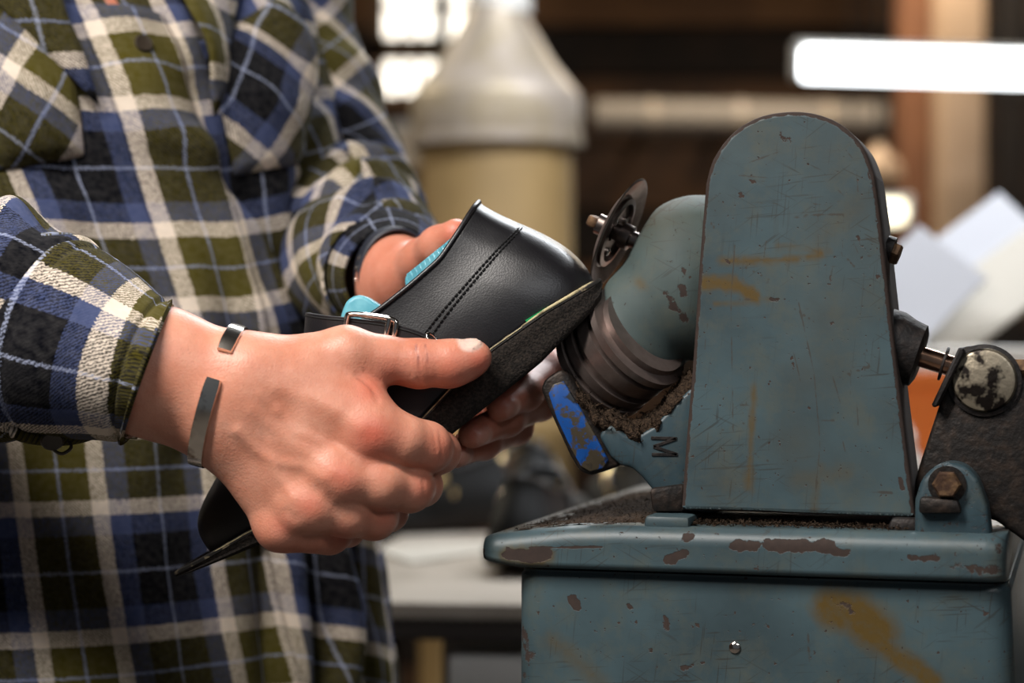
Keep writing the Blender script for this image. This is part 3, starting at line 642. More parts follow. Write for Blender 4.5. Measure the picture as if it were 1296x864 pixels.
W_[:, 2] = np.maximum(W_[:, 2], np.clip((1.25+(432-440)/2520-V[:, 2])/0.02, 0, 0.6))  # brown tint deepens towards the bottom
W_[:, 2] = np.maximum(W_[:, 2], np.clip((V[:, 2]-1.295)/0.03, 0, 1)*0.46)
obj('bearing_housing', V, F, M['paint_dusty'], mroot, attrs={'wear': W_}, recalc=True, sharp=None)
# --- ridged wheel
c0 = P(754, 472, 1.038); c1 = P(811, 423, 1.018); A_ = unit(c1-c0); Lw_ = np.linalg.norm(c1-c0); R_ = 0.0292
prof = [(0, 0), (0.012, 0), (0.012, 0.001), (R_-0.004, 0.001), (R_-0.001, 0.002), (R_, 0.0032), (R_, 0.0072), (R_-0.0022, 0.0080), (R_-0.0022, 0.0096), (R_-0.0004, 0.0102), (R_-0.0004, 0.0150), (R_-0.0032, 0.0158), (R_-0.0032, 0.0190), (R_-0.0002, 0.0198), (R_-0.0002, 0.0275), (R_-0.003, 0.0284), (R_-0.003, 0.0304), (R_+0.001, 0.0312), (R_+0.001, 0.0352), (R_-0.004, 0.0362), (R_-0.004, Lw_+0.004)]
obj('grinding_wheel', *lathe(c0, A_, prof, 96), M['wheel'], mroot, sharp=25)
obj('wheel_hub', *lathe(c0, -A_, [(0.010, -0.002), (0.010, 0.004), (0.006, 0.005), (0.006, 0.010), (0, 0.010)], 32), M['iron'], mroot)
# --- dished cutting disc on its spindle
Nd = unit((0.86, -0.27, -0.42)); cd = P(777, 292, 1.045)
disc = obj('cutting_disc', *lathe(cd, Nd, [(0.0306, 0.0030), (0.0300, 0.0034), (0.0225, 0.0012), (0.0205, 0.0004), (0.0190, 0.0010), (0.0145, 0.0002), (0.006, 0.0), (0.006, -0.0016), (0.0145, -0.0016), (0.0205, -0.0014), (0.0228, -0.0004), (0.0300, 0.0024), (0.0306, 0.0030)], 96, cap=False), M['blade_dark'], mroot, sharp=30)
obj('edge_ring', *lathe(cd, Nd, [(0.0300, 0.00345), (0.0310, 0.0032), (0.0312, 0.0029), (0.0300, 0.00235), (0.0296, 0.0030), (0.0300, 0.00345)], 96, cap=False), M['blade'], disc)
obj('inner_ring', *lathe(cd, Nd, [(0.0195, 0.0008), (0.0195, 0.0026), (0.0165, 0.0030), (0.0160, 0.0006)], 64, cap=False), M['blade'], disc)
obj('spindle', *lathe(cd, Nd, [(0.0, -0.010), (0.0055, -0.0095), (0.0055, -0.004), (0.009, -0.0035), (0.009, -0.0012), (0.0045, -0.0012), (0.0045, 0.004), (0.0068, 0.0045), (0.0068, 0.010), (0.0045, 0.0105), (0.0045, 0.03)], 24), M['blade'], mroot, sharp=30)
e1, e2, _ = frame(Nd)
for k in range(3):
    a_ = k*2.094+0.6; obj('disc_screw', *lathe(cd+0.0115*(math.cos(a_)*e1+math.sin(a_)*e2), Nd, [(0.0022, -0.001), (0.0022, 0.0018), (0.0012, 0.0024), (0, 0.0024)], 12), M['chrome'], disc)
obj('wing_nut', *bev(*box(cd-Nd*0.0115, (0.012, 0.006, 0.006), np.stack([e1, e2, Nd], 1)), 0.0015, 2), M['bolt'], mroot)
# --- work rest with the blue tip, black roller and the cast bracket with the letter M
ptl = [(684, 492), (690, 479), (709, 467), (718, 472), (735, 500), (757, 532), (786, 578), (783, 590), (748, 602), (733, 596), (722, 578), (700, 530)]
V, F = prism([P(a, b, 1.000) for a, b in ptl], (0.004, 0.020, 0.0), 0.0028, 3, 25)
rest = obj('work_rest', V, F, M['iron'], mroot, recalc=True)
ptb = [(694, 498), (700, 486), (713, 482), (732, 512), (752, 548), (770, 582), (764, 592), (747, 597), (735, 590), (722, 567), (704, 528)]
obj('blue_tip', *prism([P(a, b, 0.9988) for a, b in ptb], (0.0003, 0.0018, 0.0), 0.0006, 2), M['tipblue'], rest)
rd_ = unit(AX*0.9+np.array([0.1, 0.2, 0]))
obj('guide_roller', *lathe(P(728, 500, 1.030), unit((0.75, 0.3, 0.2)), [(0.0, 0), (0.0062, 0.0), (0.0075, 0.001), (0.0075, 0.010), (0.006, 0.012), (0.0, 0.012)], 28), M['iron_dark'], mroot)
ptk = [(757, 552), (764, 540), (776, 536), (790, 548), (803, 553), (825, 540), (850, 515), (872, 492), (905, 470), (905, 650), (830, 645), (827, 622), (812, 604), (798, 591), (786, 590), (772, 578)]
V, F = prism([P(a, b, 0.998) for a, b in ptk], (0.010, 0.034, 0.0), 0.003, 3, 20)
obj('cast_bracket', V, F, M['paint_dark'], mroot, recalc=True)
V, F = prism([P(822, 618, 0.994), P(868, 612, 0.994), P(868, 648, 0.994), P(826, 648, 0.994)], (0.006, 0.040, 0), 0.002, 2); obj('bracket_foot', V, F, M['iron'], mroot)
mk = MB()     # the letter M, turned on its side, cast into the bracket (legs run left to right)
def bar(p, q, w):
    p = np.array(p, float); q = np.array(q, float); d = unit(q-p); nn_ = np.array([-d[1], d[0]])*w/2
    mk.add(*prism([P(a, b, 0.9974) for a, b in (p+nn_, q+nn_, q-nn_, p-nn_)], (0, 0.002, 0), 0.0002, 1))
for a_, b_ in (((824, 554), (857, 555)), ((825, 575), (858, 575)), ((856, 555), (827, 565)), ((857, 575), (827, 565))): bar(a_, b_, 4.2)
mk.build('letter_m', M['iron_dark'], mroot)
# --- right side: bolt, knob, shaft, dark arm, lug
def bolt(p, ax, r, m=M['bolt'], name='bolt', parent=mroot):
    return obj(name, *lathe(p, ax, [(r*0.55, -0.006), (r*0.55, 0), (r, 0.0), (r, r*0.9), (r*0.85, r*1.05), (0, r*1.05)], 6), m, parent, smooth=False)
obj('bolt_washer', *lathe(LW(1120, 316, 0.02), EX*0.9+EZ*-0.3, [(0.0, 0), (0.0075, 0.0), (0.0075, 0.004), (0, 0.004)], 20), M['iron'], mroot)
bolt(LW(1124, 318, 0.02), EX*0.9-EZ*0.35, 0.0058)
kx = unit(EX*0.94-EZ*0.30); kc = LW(1118, 436, 0.022)
obj('black_knob', *lathe(kc, kx, [(0.0, 0), (0.0185, 0.0), (0.0185, 0.006), (0.0165, 0.012), (0.0155, 0.018), (0.012, 0.0195), (0.0, 0.0195)], 40), M['iron_dark'], mroot)
obj('adjusting_shaft', *lathe(kc+kx*0.012, kx, [(0.0052, 0), (0.0052, 0.040), (0.0, 0.040)], 24), M['copper'], mroot)
obj('shaft_collar', *lathe(kc+kx*0.030, kx, [(0.0053, 0), (0.0085, 0.0002), (0.0085, 0.0012), (0.0053, 0.0014)], 24, cap=False), M['iron_dark'], mroot)
pa = [(1157, 612), (1163, 590), (1186, 520), (1213, 442), (1226, 436), (1260, 444), (1284, 460), (1312, 500), (1345, 560), (1345, 712), (1300, 688), (1262, 660), (1230, 650), (1160, 640)]
arm = obj('support_arm', *prism([LW(a, b, 0.012) for a, b in pa], EY*0.026, 0.003, 3, 20), M['iron'], mroot, recalc=True)
obj('arm_flange', *bev(*prism([LW(1178, 514, 0.004), LW(1186, 516, 0.004), LW(1222, 444, 0.004), LW(1214, 438, 0.004)], EY*0.036), 0.001, 1), M['iron_dark'], arm)
cb = LW(1246, 481, 0.012)
M['bolt_face'] = mat('scraped_steel', rgb(150, 140, 122), 0.42, 0.7, rgb(34, 28, 24), 90.0, 0.5, 0.58, bump=(200.0, 0.5))
obj('pivot_bolt', *lathe(cb, -EY, [(0.0155, -0.003), (0.0155, 0.002), (0.0145, 0.004), (0.0135, 0.0045), (0, 0.0048)], 40), M['bolt_face'], mroot, sharp=30)
obj('bolt_collar', *lathe(cb, -EY, [(0.0175, -0.003), (0.0175, 0.0015), (0.0156, 0.002)], 40, cap=False), M['iron_dark'], mroot)
bolt(LW(1284, 468, 0.020), EX, 0.006)
pl = [(1157, 690), (1158, 632), (1166, 606), (1182, 590), (1203, 584), (1224, 590), (1238, 606), (1250, 640), (1256, 690)]
V, F = prism([LW(a, b, -0.010) for a, b in pl], EY*0.022, 0.003, 3, 20); W_ = np.zeros((len(V), 3))
obj('pivot_lug', V, F, M['paint_dark'], mroot, attrs={'wear': np.tile([0, 0.36, 0.2], (len(V), 1))}, recalc=True)
bolt(LW(1199, 612, -0.010), -EY, 0.0068)
obj('bolt_washer', *lathe(LW(1199, 613, -0.0098), -EY, [(0.0, 0), (0.009, 0.0), (0.009, 0.0012), (0, 0.0012)], 24), M['iron'], mroot)
obj('lug_ledge', *bev(*prism([LW(1164, 628, -0.016), LW(1212, 632, -0.016), LW(1218, 650, -0.016), LW(1162, 650, -0.016)], EY*0.01), 0.002, 2), M['iron'], mroot)
# --- leather dust: heaps and loose fibres
rs = np.random.RandomState(11)
def fibres(m, pts, nrm_, L, w):
    for p in pts:
        a_ = rs.normal(size=3); a_[2] = abs(a_[2])*0.6; a_ = unit(a_); l_ = L*rs.uniform(0.5, 1.5); q = p+a_*l_*0.5; r_ = q+unit(a_+rs.normal(size=3)*0.7)*l_*0.5
        s_ = unit(np.cross(a_, rs.normal(size=3)))*w*rs.uniform(0.5, 1.4); m.add([p-s_, p+s_, q+s_, q-s_, r_], [(0, 1, 2, 3), (3, 2, 4)])
def stuff(o, label): tag(o, label, 'dust'); o['kind'] = 'stuff'
gx = np.linspace(xl+0.010, xl+0.118, 80); gd = np.linspace(-0.012, 0.26, 90); m = MB(); grid = []
for d_ in gd:
    row = []
    for x_ in gx:
        zt = np.interp(x_, [xl, xl+0.004, xl+0.045, xl+0.07], [z_pt-0.0085, z_pt-0.0065, z_pt-0.0012, z_pt])
        hgt = 0.007*math.exp(-((x_-xl-0.085)/0.035)**2)*np.clip((d_+0.004)/0.05, 0, 1)+0.0012*(mnoise.noise(Vector((x_*120, d_*120, 0)))+0.5*mnoise.noise(Vector((x_*400, d_*400, 3))))
        hgt *= np.clip((0.26-d_)/0.05, 0, 1)*np.clip((x_-xl-0.010)/0.012, 0, 1); row.append(WL(x_, d_, zt+max(hgt, -0.0004)))
    grid.append(row)
V, F = loft(grid, False); m.add(V, F); idx_ = rs.choice(len(V), 1500); fibres(m, V[idx_], None, 0.0022, 0.00022)
stuff(m.build('leather_dust', M['dust'], sharp=None), 'dark fibrous leather dust heaped on the machine base plate')
m = MB()       # dust in the notch of the bracket and on the rest
top = catmull([P(a, b, 1.012) for a, b in ((728, 500), (745, 520), (762, 538), (778, 536), (803, 551), (828, 538), (850, 513), (874, 488))], 8); rings = []
for i, p in enumerate(top):
    ring = []
    for k in np.linspace(0, 2*np.pi, 18, endpoint=False):
        q = p+np.array([0, 0.018*math.cos(k)+0.004, 0.0075*math.sin(k)]); nn_ = mnoise.noise(Vector(q*260))*0.0032+mnoise.noise(Vector(q*600))*0.0014; ring.append(q+np.array([0, math.cos(k), math.sin(k)])*nn_)
    rings.append(ring)
V, F = loft(rings, True, True, True); m.add(V, F); fibres(m, V[rs.choice(len(V), 900)], None, 0.004, 0.0003)
stuff(m.build('leather_dust', M['dust'], sharp=None), 'dark fluffy leather dust caught in the notch of the bracket')
m = MB(); V = np.array([WL(rs.uniform(LXZ(872, 660)[0], LXZ(1150, 660)[0]), rs.uniform(-0.010, 0.010), z_pt+rs.uniform(0, 0.002)) for _ in range(1300)]); fibres(m, V, None, 0.0022, 0.0003)
stuff(m.build('leather_dust', M['dust'], sharp=None), 'crumbs of leather dust along the foot of the arched guard')

# ------------------------------------------------------------------ the shoe in the hands (l: heel to toe, w: to the camera, h: sole to opening)
SO = P(757, 365, 1.030); SL = np.array([-0.82, 0, -0.572]); SU = np.array([-0.572, 0, 0.82]); SW = np.array([0, -1.0, 0])
SL = unit(SL); SU = unit(SU)
def S3(l, w, h): return SO+SL*(l/1000)+SW*(w/1000)+SU*(h/1000)
def SP(px, py, w=0.0):  # pixel -> (l,h) on the plane w
    Y = SO[1]-w/1000; p = P(px, py, Y)-SO; return p@SL*1000, p@SU*1000
WO = ([0, 2, 6, 14, 30, 55, 85, 112, 140, 165, 188, 212, 232, 246, 254, 258.5, 260], [0, 11, 19, 26, 31.5, 33, 33, 35, 40, 44.5, 46.5, 45, 39, 30, 20, 9, 0])
wlS = catmull(np.array(WO).T, 12)
wlU = wlS.copy(); wlU[:, 0] = np.where(wlS[:, 0] > 190, 190+(wlS[:, 0]-190)*0.74, wlS[:, 0]); wlU[:, 1] *= np.interp(wlS[:, 0], [0, 150, 230, 260], [1, 1, 0.95, 0.95])
def arc(n):
    d = np.concatenate([[0], np.cumsum(np.linalg.norm(np.diff(wlU, axis=0), axis=1))]); t_ = np.linspace(0, d[-1], n)
    return np.stack([np.interp(t_, d, wlU[:, 0]), np.interp(t_, d, wlU[:, 1])], 1)
def stop(l): return np.interp(l, [0, 30, 63, 90, 111, 150, 185, 215, 240, 260], [3, 5.5, 5.5, 1, -3.5, -6, -4, 0, 2, 4])
def sbot(l): return np.interp(l, [-4, 3, 12, 30, 47, 83, 105, 140, 185, 216, 245, 263], [0.5, -5.5, -8, -11, -14, -16.5, -18, -18, -14, -7, -1, 2.5])
# matched lower (l on outline) and upper rim stations
TB = [0, 2.5, 10, 28, 55, 85, 112, 138, 158, 172, 184, 198, 216, 232, 241]
TT = [(25, 0, 72), (29, 11, 70.6), (42, 20, 64.5), (58, 24.5, 58), (76, 26.5, 55.8), (96, 27, 54.5), (116, 26, 55), (136, 21, 56.5), (151, 11, 57.5), (157, 0, 57), (168, 0, 51.5), (187, 0, 44), (206, 0, 37), (223, 0, 29), (233, 0, 22)]
NS = 150; ol_ = arc(NS); sl_cum = ol_[:, 0]
par = np.interp(np.arange(NS), np.arange(NS), np.arange(NS))
# arc-length of each station on the outline
dS = np.concatenate([[0], np.cumsum(np.linalg.norm(np.diff(ol_, axis=0), axis=1))])
stS = [np.interp(b, ol_[:, 0], dS) for b in TB]; stS[-1] = dS[-1]
Tc = np.stack([np.interp(dS, stS, [t_[k] for t_ in TT]) for k in range(3)], 1)
for _ in range(6):     # soften corners of the rim
    Tc[1:-1] = Tc[1:-1]*0.5+0.25*(Tc[:-2]+Tc[2:])
Tc[:, 1] = np.where(dS >= stS[9], 0, Tc[:, 1])
NV = 26
def upper_pt(i, v, side=1):
    """i: station (float), v: 0 welt .. 1 rim"""
    l, w = np.interp(i, range(NS), ol_[:, 0]), np.interp(i, range(NS), ol_[:, 1]); T = np.array([np.interp(i, range(NS), Tc[:, k]) for k in range(3)])
    s_ = np.interp(i, range(NS), dS); fr = np.clip((s_-stS[7])/(stS[10]-stS[7]), 0, 1); hk = np.clip(1-s_/stS[3], 0, 1)
    B = np.array([l, w, stop(l)]); dz = T[2]-B[2]
    i2 = min(i+1, NS-1); i0 = max(i-1, 0); tg = np.array([np.interp(i2, range(NS), ol_[:, 0])-np.interp(i0, range(NS), ol_[:, 0]), np.interp(i2, range(NS), ol_[:, 1])-np.interp(i0, range(NS), ol_[:, 1])]); on = np.array([-tg[1], tg[0]])/(np.linalg.norm(tg)+1e-9)
    out = np.array([on[0], on[1], 0.0])
    C1 = B+np.array([0, 0, dz*(0.40+0.30*fr)])+out*(3.5+3.0*hk)*(1-fr)+out*2.0*fr
    C2 = T+(np.array([B[0], B[1], T[2]])-T)*(0.18+0.40*fr)-np.array([0, 0, dz*(0.30*(1-fr)+0.02*fr)])+out*2.2*hk
    p = (1-v)**3*B+3*v*(1-v)**2*C1+3*v*v*(1-v)*C2+v**3*T
    return np.array([p[0], p[1]*side, p[2]])
UP = np.array([[upper_pt(i, v) for v in np.linspace(0, 1, NV)] for i in range(NS)])
def upnorm(i, v):
    a, b = upper_pt(i+0.5, v)-upper_pt(max(i-0.5, 0), v), upper_pt(i, min(v+0.02, 1))-upper_pt(i, max(v-0.02, 0)); n_ = unit(np.cross(a, b)); return n_ if n_[1] > 0 or (abs(n_[1]) < .2 and n_[0] < 0 and i < 20) else -n_
M['matte_shaded'] = mat('shaded_matte_leather', rgb(11, 11, 12), 0.62, spec=0.35)  # darker copy of the leather: shade put into the bench shoes' colour
M['thread'] = mat('black_thread', rgb(9, 9, 10), 0.7)
def make_shoe(full, buckle_mat, X):
    """X maps shoe mm coordinates to world; returns list of (name, V, F, material, parent name, mods)"""
    parts = []
    both = np.concatenate([UP, UP[::-1][1:-1]*np.array([1, -1, 1])], 0); n_ = len(both); V = both.reshape(-1, 3); F = []
    for i in range(n_):
        j = (i+1) % n_
        for k in range(NV-1): F.append((i*NV+k, j*NV+k, j*NV+k+1, i*NV+k+1))
    V = np.array([X(*q) for q in V])
    parts.append(('upper', V, F, M['leather'] if full else M['matte_shaded'], None, [('WELD', {'merge_threshold': 0.0002}), ('SOLIDIFY', {'thickness': 0.0022, 'offset': -1.0})]))
    # sole
    so = wlS.copy(); tg = np.gradient(so, axis=0); on = np.stack([-tg[:, 1], tg[:, 0]], 1); on /= np.linalg.norm(on, axis=1)[:, None]+1e-9
    def off(e): q = so+on*e; q[0, 1] = 0; q[-1, 1] = 0; return q[::2] if len(q) % 2 == 1 else q
    def ring(e, hf):
        q = off(e); h = np.array([hf(l) for l in q[:, 0]]); a = np.column_stack([q, h]); return np.array([X(*p) for p in np.vstack([a, (a[1:-1]*[1, -1, 1])[::-1]])])
    mid = lambda f: (lambda l: stop(l)*(1-f)+sbot(l)*f)
    rings = [ring(-6, stop), ring(2.6, stop), ring(3.4, lambda l: stop(l)-0.8)]+[ring(3.6+0.5*math.sin(f*9), mid(f)) for f in (0.15, 0.35, 0.55, 0.75)]+[ring(3.0, lambda l: sbot(l)+1.2), ring(1.6, sbot), ring(-10, sbot)]
    V, F = loft(rings, True, True, True); parts.append(('sole', V, F, M['sole'], None, None))
    rings = [ring(0.6, lambda l: stop(l)+0.2), ring(0.9, lambda l: stop(l)+1.3), ring(3.2, lambda l: stop(l)+1.3), ring(3.9, lambda l: stop(l)+0.7), ring(3.9, lambda l: stop(l)-0.5), ring(2.0, lambda l: stop(l)-0.6)]
    V, F = loft(rings, True); parts.append(('welt', V, F, M['welt_dark'] if full else M['sole'], 'sole', None))
    # rim binding
    rim = [X(*p) for p in np.vstack([Tc[:int(np.searchsorted(dS, stS[9]))+1], (Tc[1:int(np.searchsorted(dS, stS[9]))]*[1, -1, 1])[::-1]])]
    V, F = tube(rim, 0.0014, 8, closed=True); parts.append(('rim_binding', V, F, M['leather'], 'upper', None))
    # strap: path on both sides over the instep
    # (l, w, h, half-width direction): runs level in the photograph
    path = np.array([3.2, 0, -3.6])+catmull([(86, 35.5, 28), (92, 36, 37), (100, 34.5, 46), (112, 31, 57), (122, 25.5, 65.5), (129, 15, 72), (131, 2, 74), (129, -12, 72), (120, -24, 62), (108, -31, 48), (96, -34, 34)], 7)
    T_ = np.gradient(path, axis=0); rr = []
    wd = unit((0.62, 0.0, -0.75))
    for p, t_ in zip(path, T_):
        t_ = unit(t_); b = unit(wd-t_*np.dot(wd, t_)); nn_ = np.cross(t_, b); nn_ = nn_ if nn_@(p-np.array([115, 0, 25])) > 0 else -nn_
        rr.append([X(*(p+b*6.6+nn_*0.2)), X(*(p+b*6.4+nn_*1.1)), X(*(p-b*6.4+nn_*1.1)), X(*(p-b*6.6+nn_*0.2)), X(*(p-b*6.4-nn_*0.8)), X(*(p+b*6.4-nn_*0.8))])
    V, F = loft(rr, True, True, True); parts.append(('strap', V, F, M['leather'], None, None))
    fr = path[[10, 10, 22, 22]] if False else None
    def sp(k, s, lift=2.2):
        p = path[k]; t_ = unit(T_[k]); b = unit(wd-t_*np.dot(wd, t_)); nn_ = np.cross(t_, b); nn_ = nn_ if nn_@(p-np.array([115, 0, 25])) > 0 else -nn_; return X(*(p+b*s+nn_*lift))
    kp = [648+FPX*S3(*p)[0]/S3(*p)[1] for p in path]; k0 = int(np.argmin(np.abs(np.array(kp[:36])-496))); k1 = int(np.argmin(np.abs(np.array(kp[:36])-447)))
    loop = [sp(k0, -8.2), sp(k0+1, -8.6)]+[sp(k, -8.6) for k in range(k0+2, k1-1)]+[sp(k1, -8.2), sp(k1+1, -6.5), sp(k1+1, 6.5), sp(k1, 8.2)]+[sp(k, 8.6) for k in range(k1-2, k0+1, -1)]+[sp(k0, 8.2), sp(k0-1, 6.5), sp(k0-1, -6.5)]
    m_ = MB(); m_.add(*tube(catmull(loop, 3, True), 0.0016, 10, closed=True)); m_.add(*tube([sp(k0+1, -8.4, 2.6), sp(k0+1, 0, 3.2), sp(k0+1, 8.4, 2.6)], 0.0016, 10))
    parts.append(('buckle', np.array(m_.V), m_.F, buckle_mat, None, None))
    m_ = MB(); m_.add(*tube([sp(k0+1, 0.5, 3.6), sp((k0+k1)//2, 0.5, 3.4), sp(k1, 0.5, 3.0)], 0.0009, 8)); parts.append(('buckle_pin', np.array(m_.V), m_.F, buckle_mat, 'buckle', None))
    c_ = np.array([84.5, 35.5, 26]); loop = [X(*(c_+np.array([3.0*math.cos(a)*0.62+2.2*math.sin(a)*0.0, 1.0+1.6*math.cos(a), -4.2*math.sin(a)]))) for a in np.linspace(0, 2*np.pi, 20, endpoint=False)]
    V, F = tube(loop, 0.0009, 8, closed=True); parts.append(('keeper_ring', V, F, buckle_mat, None, None))
    if not full:
        for k_ in range(3):
            c_ = upper_pt(95+6*k_, 0.86); e_ = upnorm(95+6*k_, 0.86)
            for sd_ in (1, -1):
                p0_ = X(*(c_*[1, sd_, 1])); n0_ = unit(X(*((c_+e_)*[1, sd_, 1]))-p0_); V, F = lathe(p0_, n0_, [(0.0075, -0.001), (0.0075, 0.0008), (0.006, 0.003), (0.0035, 0.0044), (0, 0.005)], 16); parts.append(('rivet', V, F, M['brass'], 'upper', None))  # brass domes added to catch bright lamp glints
    if full:
        # double seam on the quarter, both flanks, as stitches
        for side in (1, -1):
            m_ = MB()
            for dv in (0.0, 5.0):
                pts = []
                for t_ in np.linspace(0, 1, 160):
                    tgt = catmull([SP(657, 287, 20), SP(624, 321, 26), SP(583, 367, 29), SP(556, 398, 31), SP(535, 425, 33), SP(524, 440, 34)], 20)[int(t_*100)]
                    pts.append((tgt[0]-dv*0.75*(0.35+0.65*t_), tgt[1]-dv*0.55*(0.35+0.65*t_)))
                # find the surface point with the wanted (l,h)
                fl = UP.reshape(-1, 3); prev = None; line = []
                for q in pts[::2]:
                    dd_ = np.hypot(fl[:, 0]-q[0], fl[:, 2]-q[1])+np.where(fl[:, 1] < 8, 50, 0); ii = np.argsort(dd_)[:4]; ww = 1/(dd_[ii]+0.05); c = (fl[ii]*ww[:, None]).sum(0)/ww.sum(); line.append(np.array([q[0], c[1]+0.55, q[1]]))
                line = np.array(line)
                for _ in range(8): line[1:-1] = line[1:-1]*0.5+0.25*(line[:-2]+line[2:])
                dl = np.concatenate([[0], np.cumsum(np.linalg.norm(np.diff(line, axis=0), axis=1))]); st = np.arange(0, dl[-1]-2.0, 2.6)
                for s0 in st:
                    e = [np.array([np.interp(s0+k_, dl, line[:, a]) for a in range(3)])*np.array([1, side, 1])+np.array([0, side*b_, 0]) for k_, b_ in ((0, -0.3), (0.3, 0.15), (1.5, 0.15), (1.8, -0.3))]
                    m_.add(*tube([X(*p) for p in e], 0.00042, 5))
            parts.append(('stitching', np.array(m_.V), m_.F, M['thread'], 'upper', None))
        for side in (1, -1):     # stitches on the strap edge
            m_ = MB()
            for k in range(1, len(path)-2):
                m_.add(*tube([sp(k, side*4.9, 1.15), sp(k+1, side*4.9, 1.15)], 0.00045, 5))
            parts.append(('stitching', np.array(m_.V), m_.F, M['thread'], 'strap', None))
        m_ = MB(); qs = []; path_w = [(l_, np.interp(l_, wlS[:, 0], wlS[:, 1])+3.6, stop(l_)+0.9) for l_ in np.linspace(1.2, 44, 30)]
        m_.add(*tube([X(*q) for q in path_w], np.interp(np.arange(30), [0, 3, 18, 29], [0.0010, 0.0011, 0.0009, 0.0004]), 8)); parts.append(('welt_strip', np.array(m_.V), m_.F, M['welt'], 'sole', None))
        m_ = MB(); path_w = [(l_, np.interp(l_, wlS[:, 0], wlS[:, 1])+3.9, stop(l_)+0.6) for l_ in np.linspace(44, 256, 80)]
        m_.add(*tube([X(*q) for q in path_w], 0.00035, 6)); parts.append(('welt_strip', np.array(m_.V), m_.F, M['welt'], 'sole', None))
        m_ = MB()             # green marker stroke on the welt
        for l_ in np.linspace(26, 40, 12):
            w_ = np.interp(l_, wlS[:, 0], wlS[:, 1])+2.2; m_.add(*box((0, 0, 0), (1, 1, 1))); q = np.array(m_.V[-8:]); 
            for k in range(8): m_.V[-8+k] = tuple(X(l_+q[k][0]*1.5, w_+q[k][1]*3.0, stop(l_)+1.2+q[k][2]*1.6+(l_-33)*0.06))
        parts.append(('green_mark', np.array(m_.V), m_.F, M['green'], 'sole', None))
    return parts
def link_shoe(root, parts):
    made = {}
    for (nm, V, F, mt, par_, mods) in parts:
        made.setdefault(nm, None); o = obj(nm, V, F, mt, made[par_] if par_ else root, recalc=True, mods=mods, sharp=50)
        if made[nm] is None: made[nm] = o
shoe = thing('leather_shoe', S3(130, 0, -16), 'black leather shoe with buckled strap held in both hands against the wheel', 'shoe')
link_shoe(shoe, make_shoe(True, M['chrome'], S3))
# the blue last inside the shoe
lastr = thing('shoe_last', S3(60, 0, 10), 'turquoise plastic shoe last filling the shoe held in both hands', 'shoe last')
def last_block(pts, w, nm, bw=0.003):
    q = [S3(l, w, h) for l, h in pts]; V, F = prism(q, (0, 2*w/1000, 0), bw, 3, 20); obj(nm, V, F, M['last'], lastr, recalc=True)
last_block([SP(514, 350), SP(577, 299), SP(590, 330), SP(640, 350), SP(620, 400), SP(540, 440), SP(518, 400)], 17, 'heel_block')
m = MB()
for k in range(11):
    a = np.array(SP(515, 348))+(np.array(SP(577, 299))-np.array(SP(515, 348)))*(k+0.5)/11
    m.add(*prism([S3(a[0]-1.0, 17.4, a[1]-0.5), S3(a[0]+1.0, 17.4, a[1]-0.5), S3(a[0]+3.0, 17.4, a[1]-9), S3(a[0]+1.0, 17.4, a[1]-9)], (0, 0.0008, 0)))
m.build('grip_ridges', M['last'], lastr, smooth=False)
last_block([SP(433, 402), SP(441, 381), SP(452, 374), SP(463, 374), SP(485, 388), SP(505, 400), SP(520, 430), SP(450, 450)], 14, 'instep_cone', 0.004)
last_block([SP(425, 430), SP(520, 440), SP(560, 420), SP(620, 400), SP(600, 440), SP(500, 500), SP(420, 530)], 22, 'forepart')
# shoes standing on the workbench
def bench_shoe(px_, Y, yaw, z, bm_, label, roll=0.0, group=None):
    c = P(px_, 0, Y); ca, sa = math.cos(yaw), math.sin(yaw)
    def X(l, w, h):
        x_, y_ = (l-130)/1000, w/1000; h_ = (h+18.5)/1000; return np.array([c[0]+ca*x_-sa*y_, Y+sa*x_+ca*y_, z+h_])
    o = thing('leather_shoe', (c[0], Y, z), label, 'shoe'); link_shoe(o, make_shoe(False, bm_, X))
bench_shoe(690, 1.93, math.radians(76), zb+0.0005, M['chrome'], 'black strapped shoe standing on the bench with its heel to the machine')
bench_shoe(515, 2.25, math.radians(197), zb+0.0005, M['brass'], 'black strapped shoe on the bench turned with its side to the hands')
bench_shoe(800, 2.28, math.radians(100), zb+0.0005, M['brass'], 'black strapped shoe on the bench farther behind the base plate')
bench_shoe(668, 2.46, math.radians(95), zb+0.0005, M['brass'], 'black strapped shoe with brass buckle between two others on the bench')
p = P(575, 0, 2.54); V, F = bev(*box((p[0], 2.52, zb+0.05), (0.09, 0.07, 0.10)), 0.004, 2)
o = thing('tin_box', (p[0], 2.52, zb), 'small orange tin behind the shoes on the bench', 'tin'); obj('tin_body', V, F, M['orange'], o); obj('lid', *bev(*box((p[0], 2.52, zb+0.104), (0.094, 0.074, 0.012)), 0.003, 2), M['brass'], o)
# loose leather offcut on the bench
q = [P(470, 668, 2.05), P(620, 655, 2.12), P(640, 662, 2.05), P(520, 690, 1.92)]; q = [np.array([a[0], a[1], zb+0.0004]) for a in q]
tag(obj('leather_offcut', *prism(q, (0, 0, 0.002), 0.0004, 1), M['paper2']), 'pale leather offcut lying on the white worktop', 'offcut')

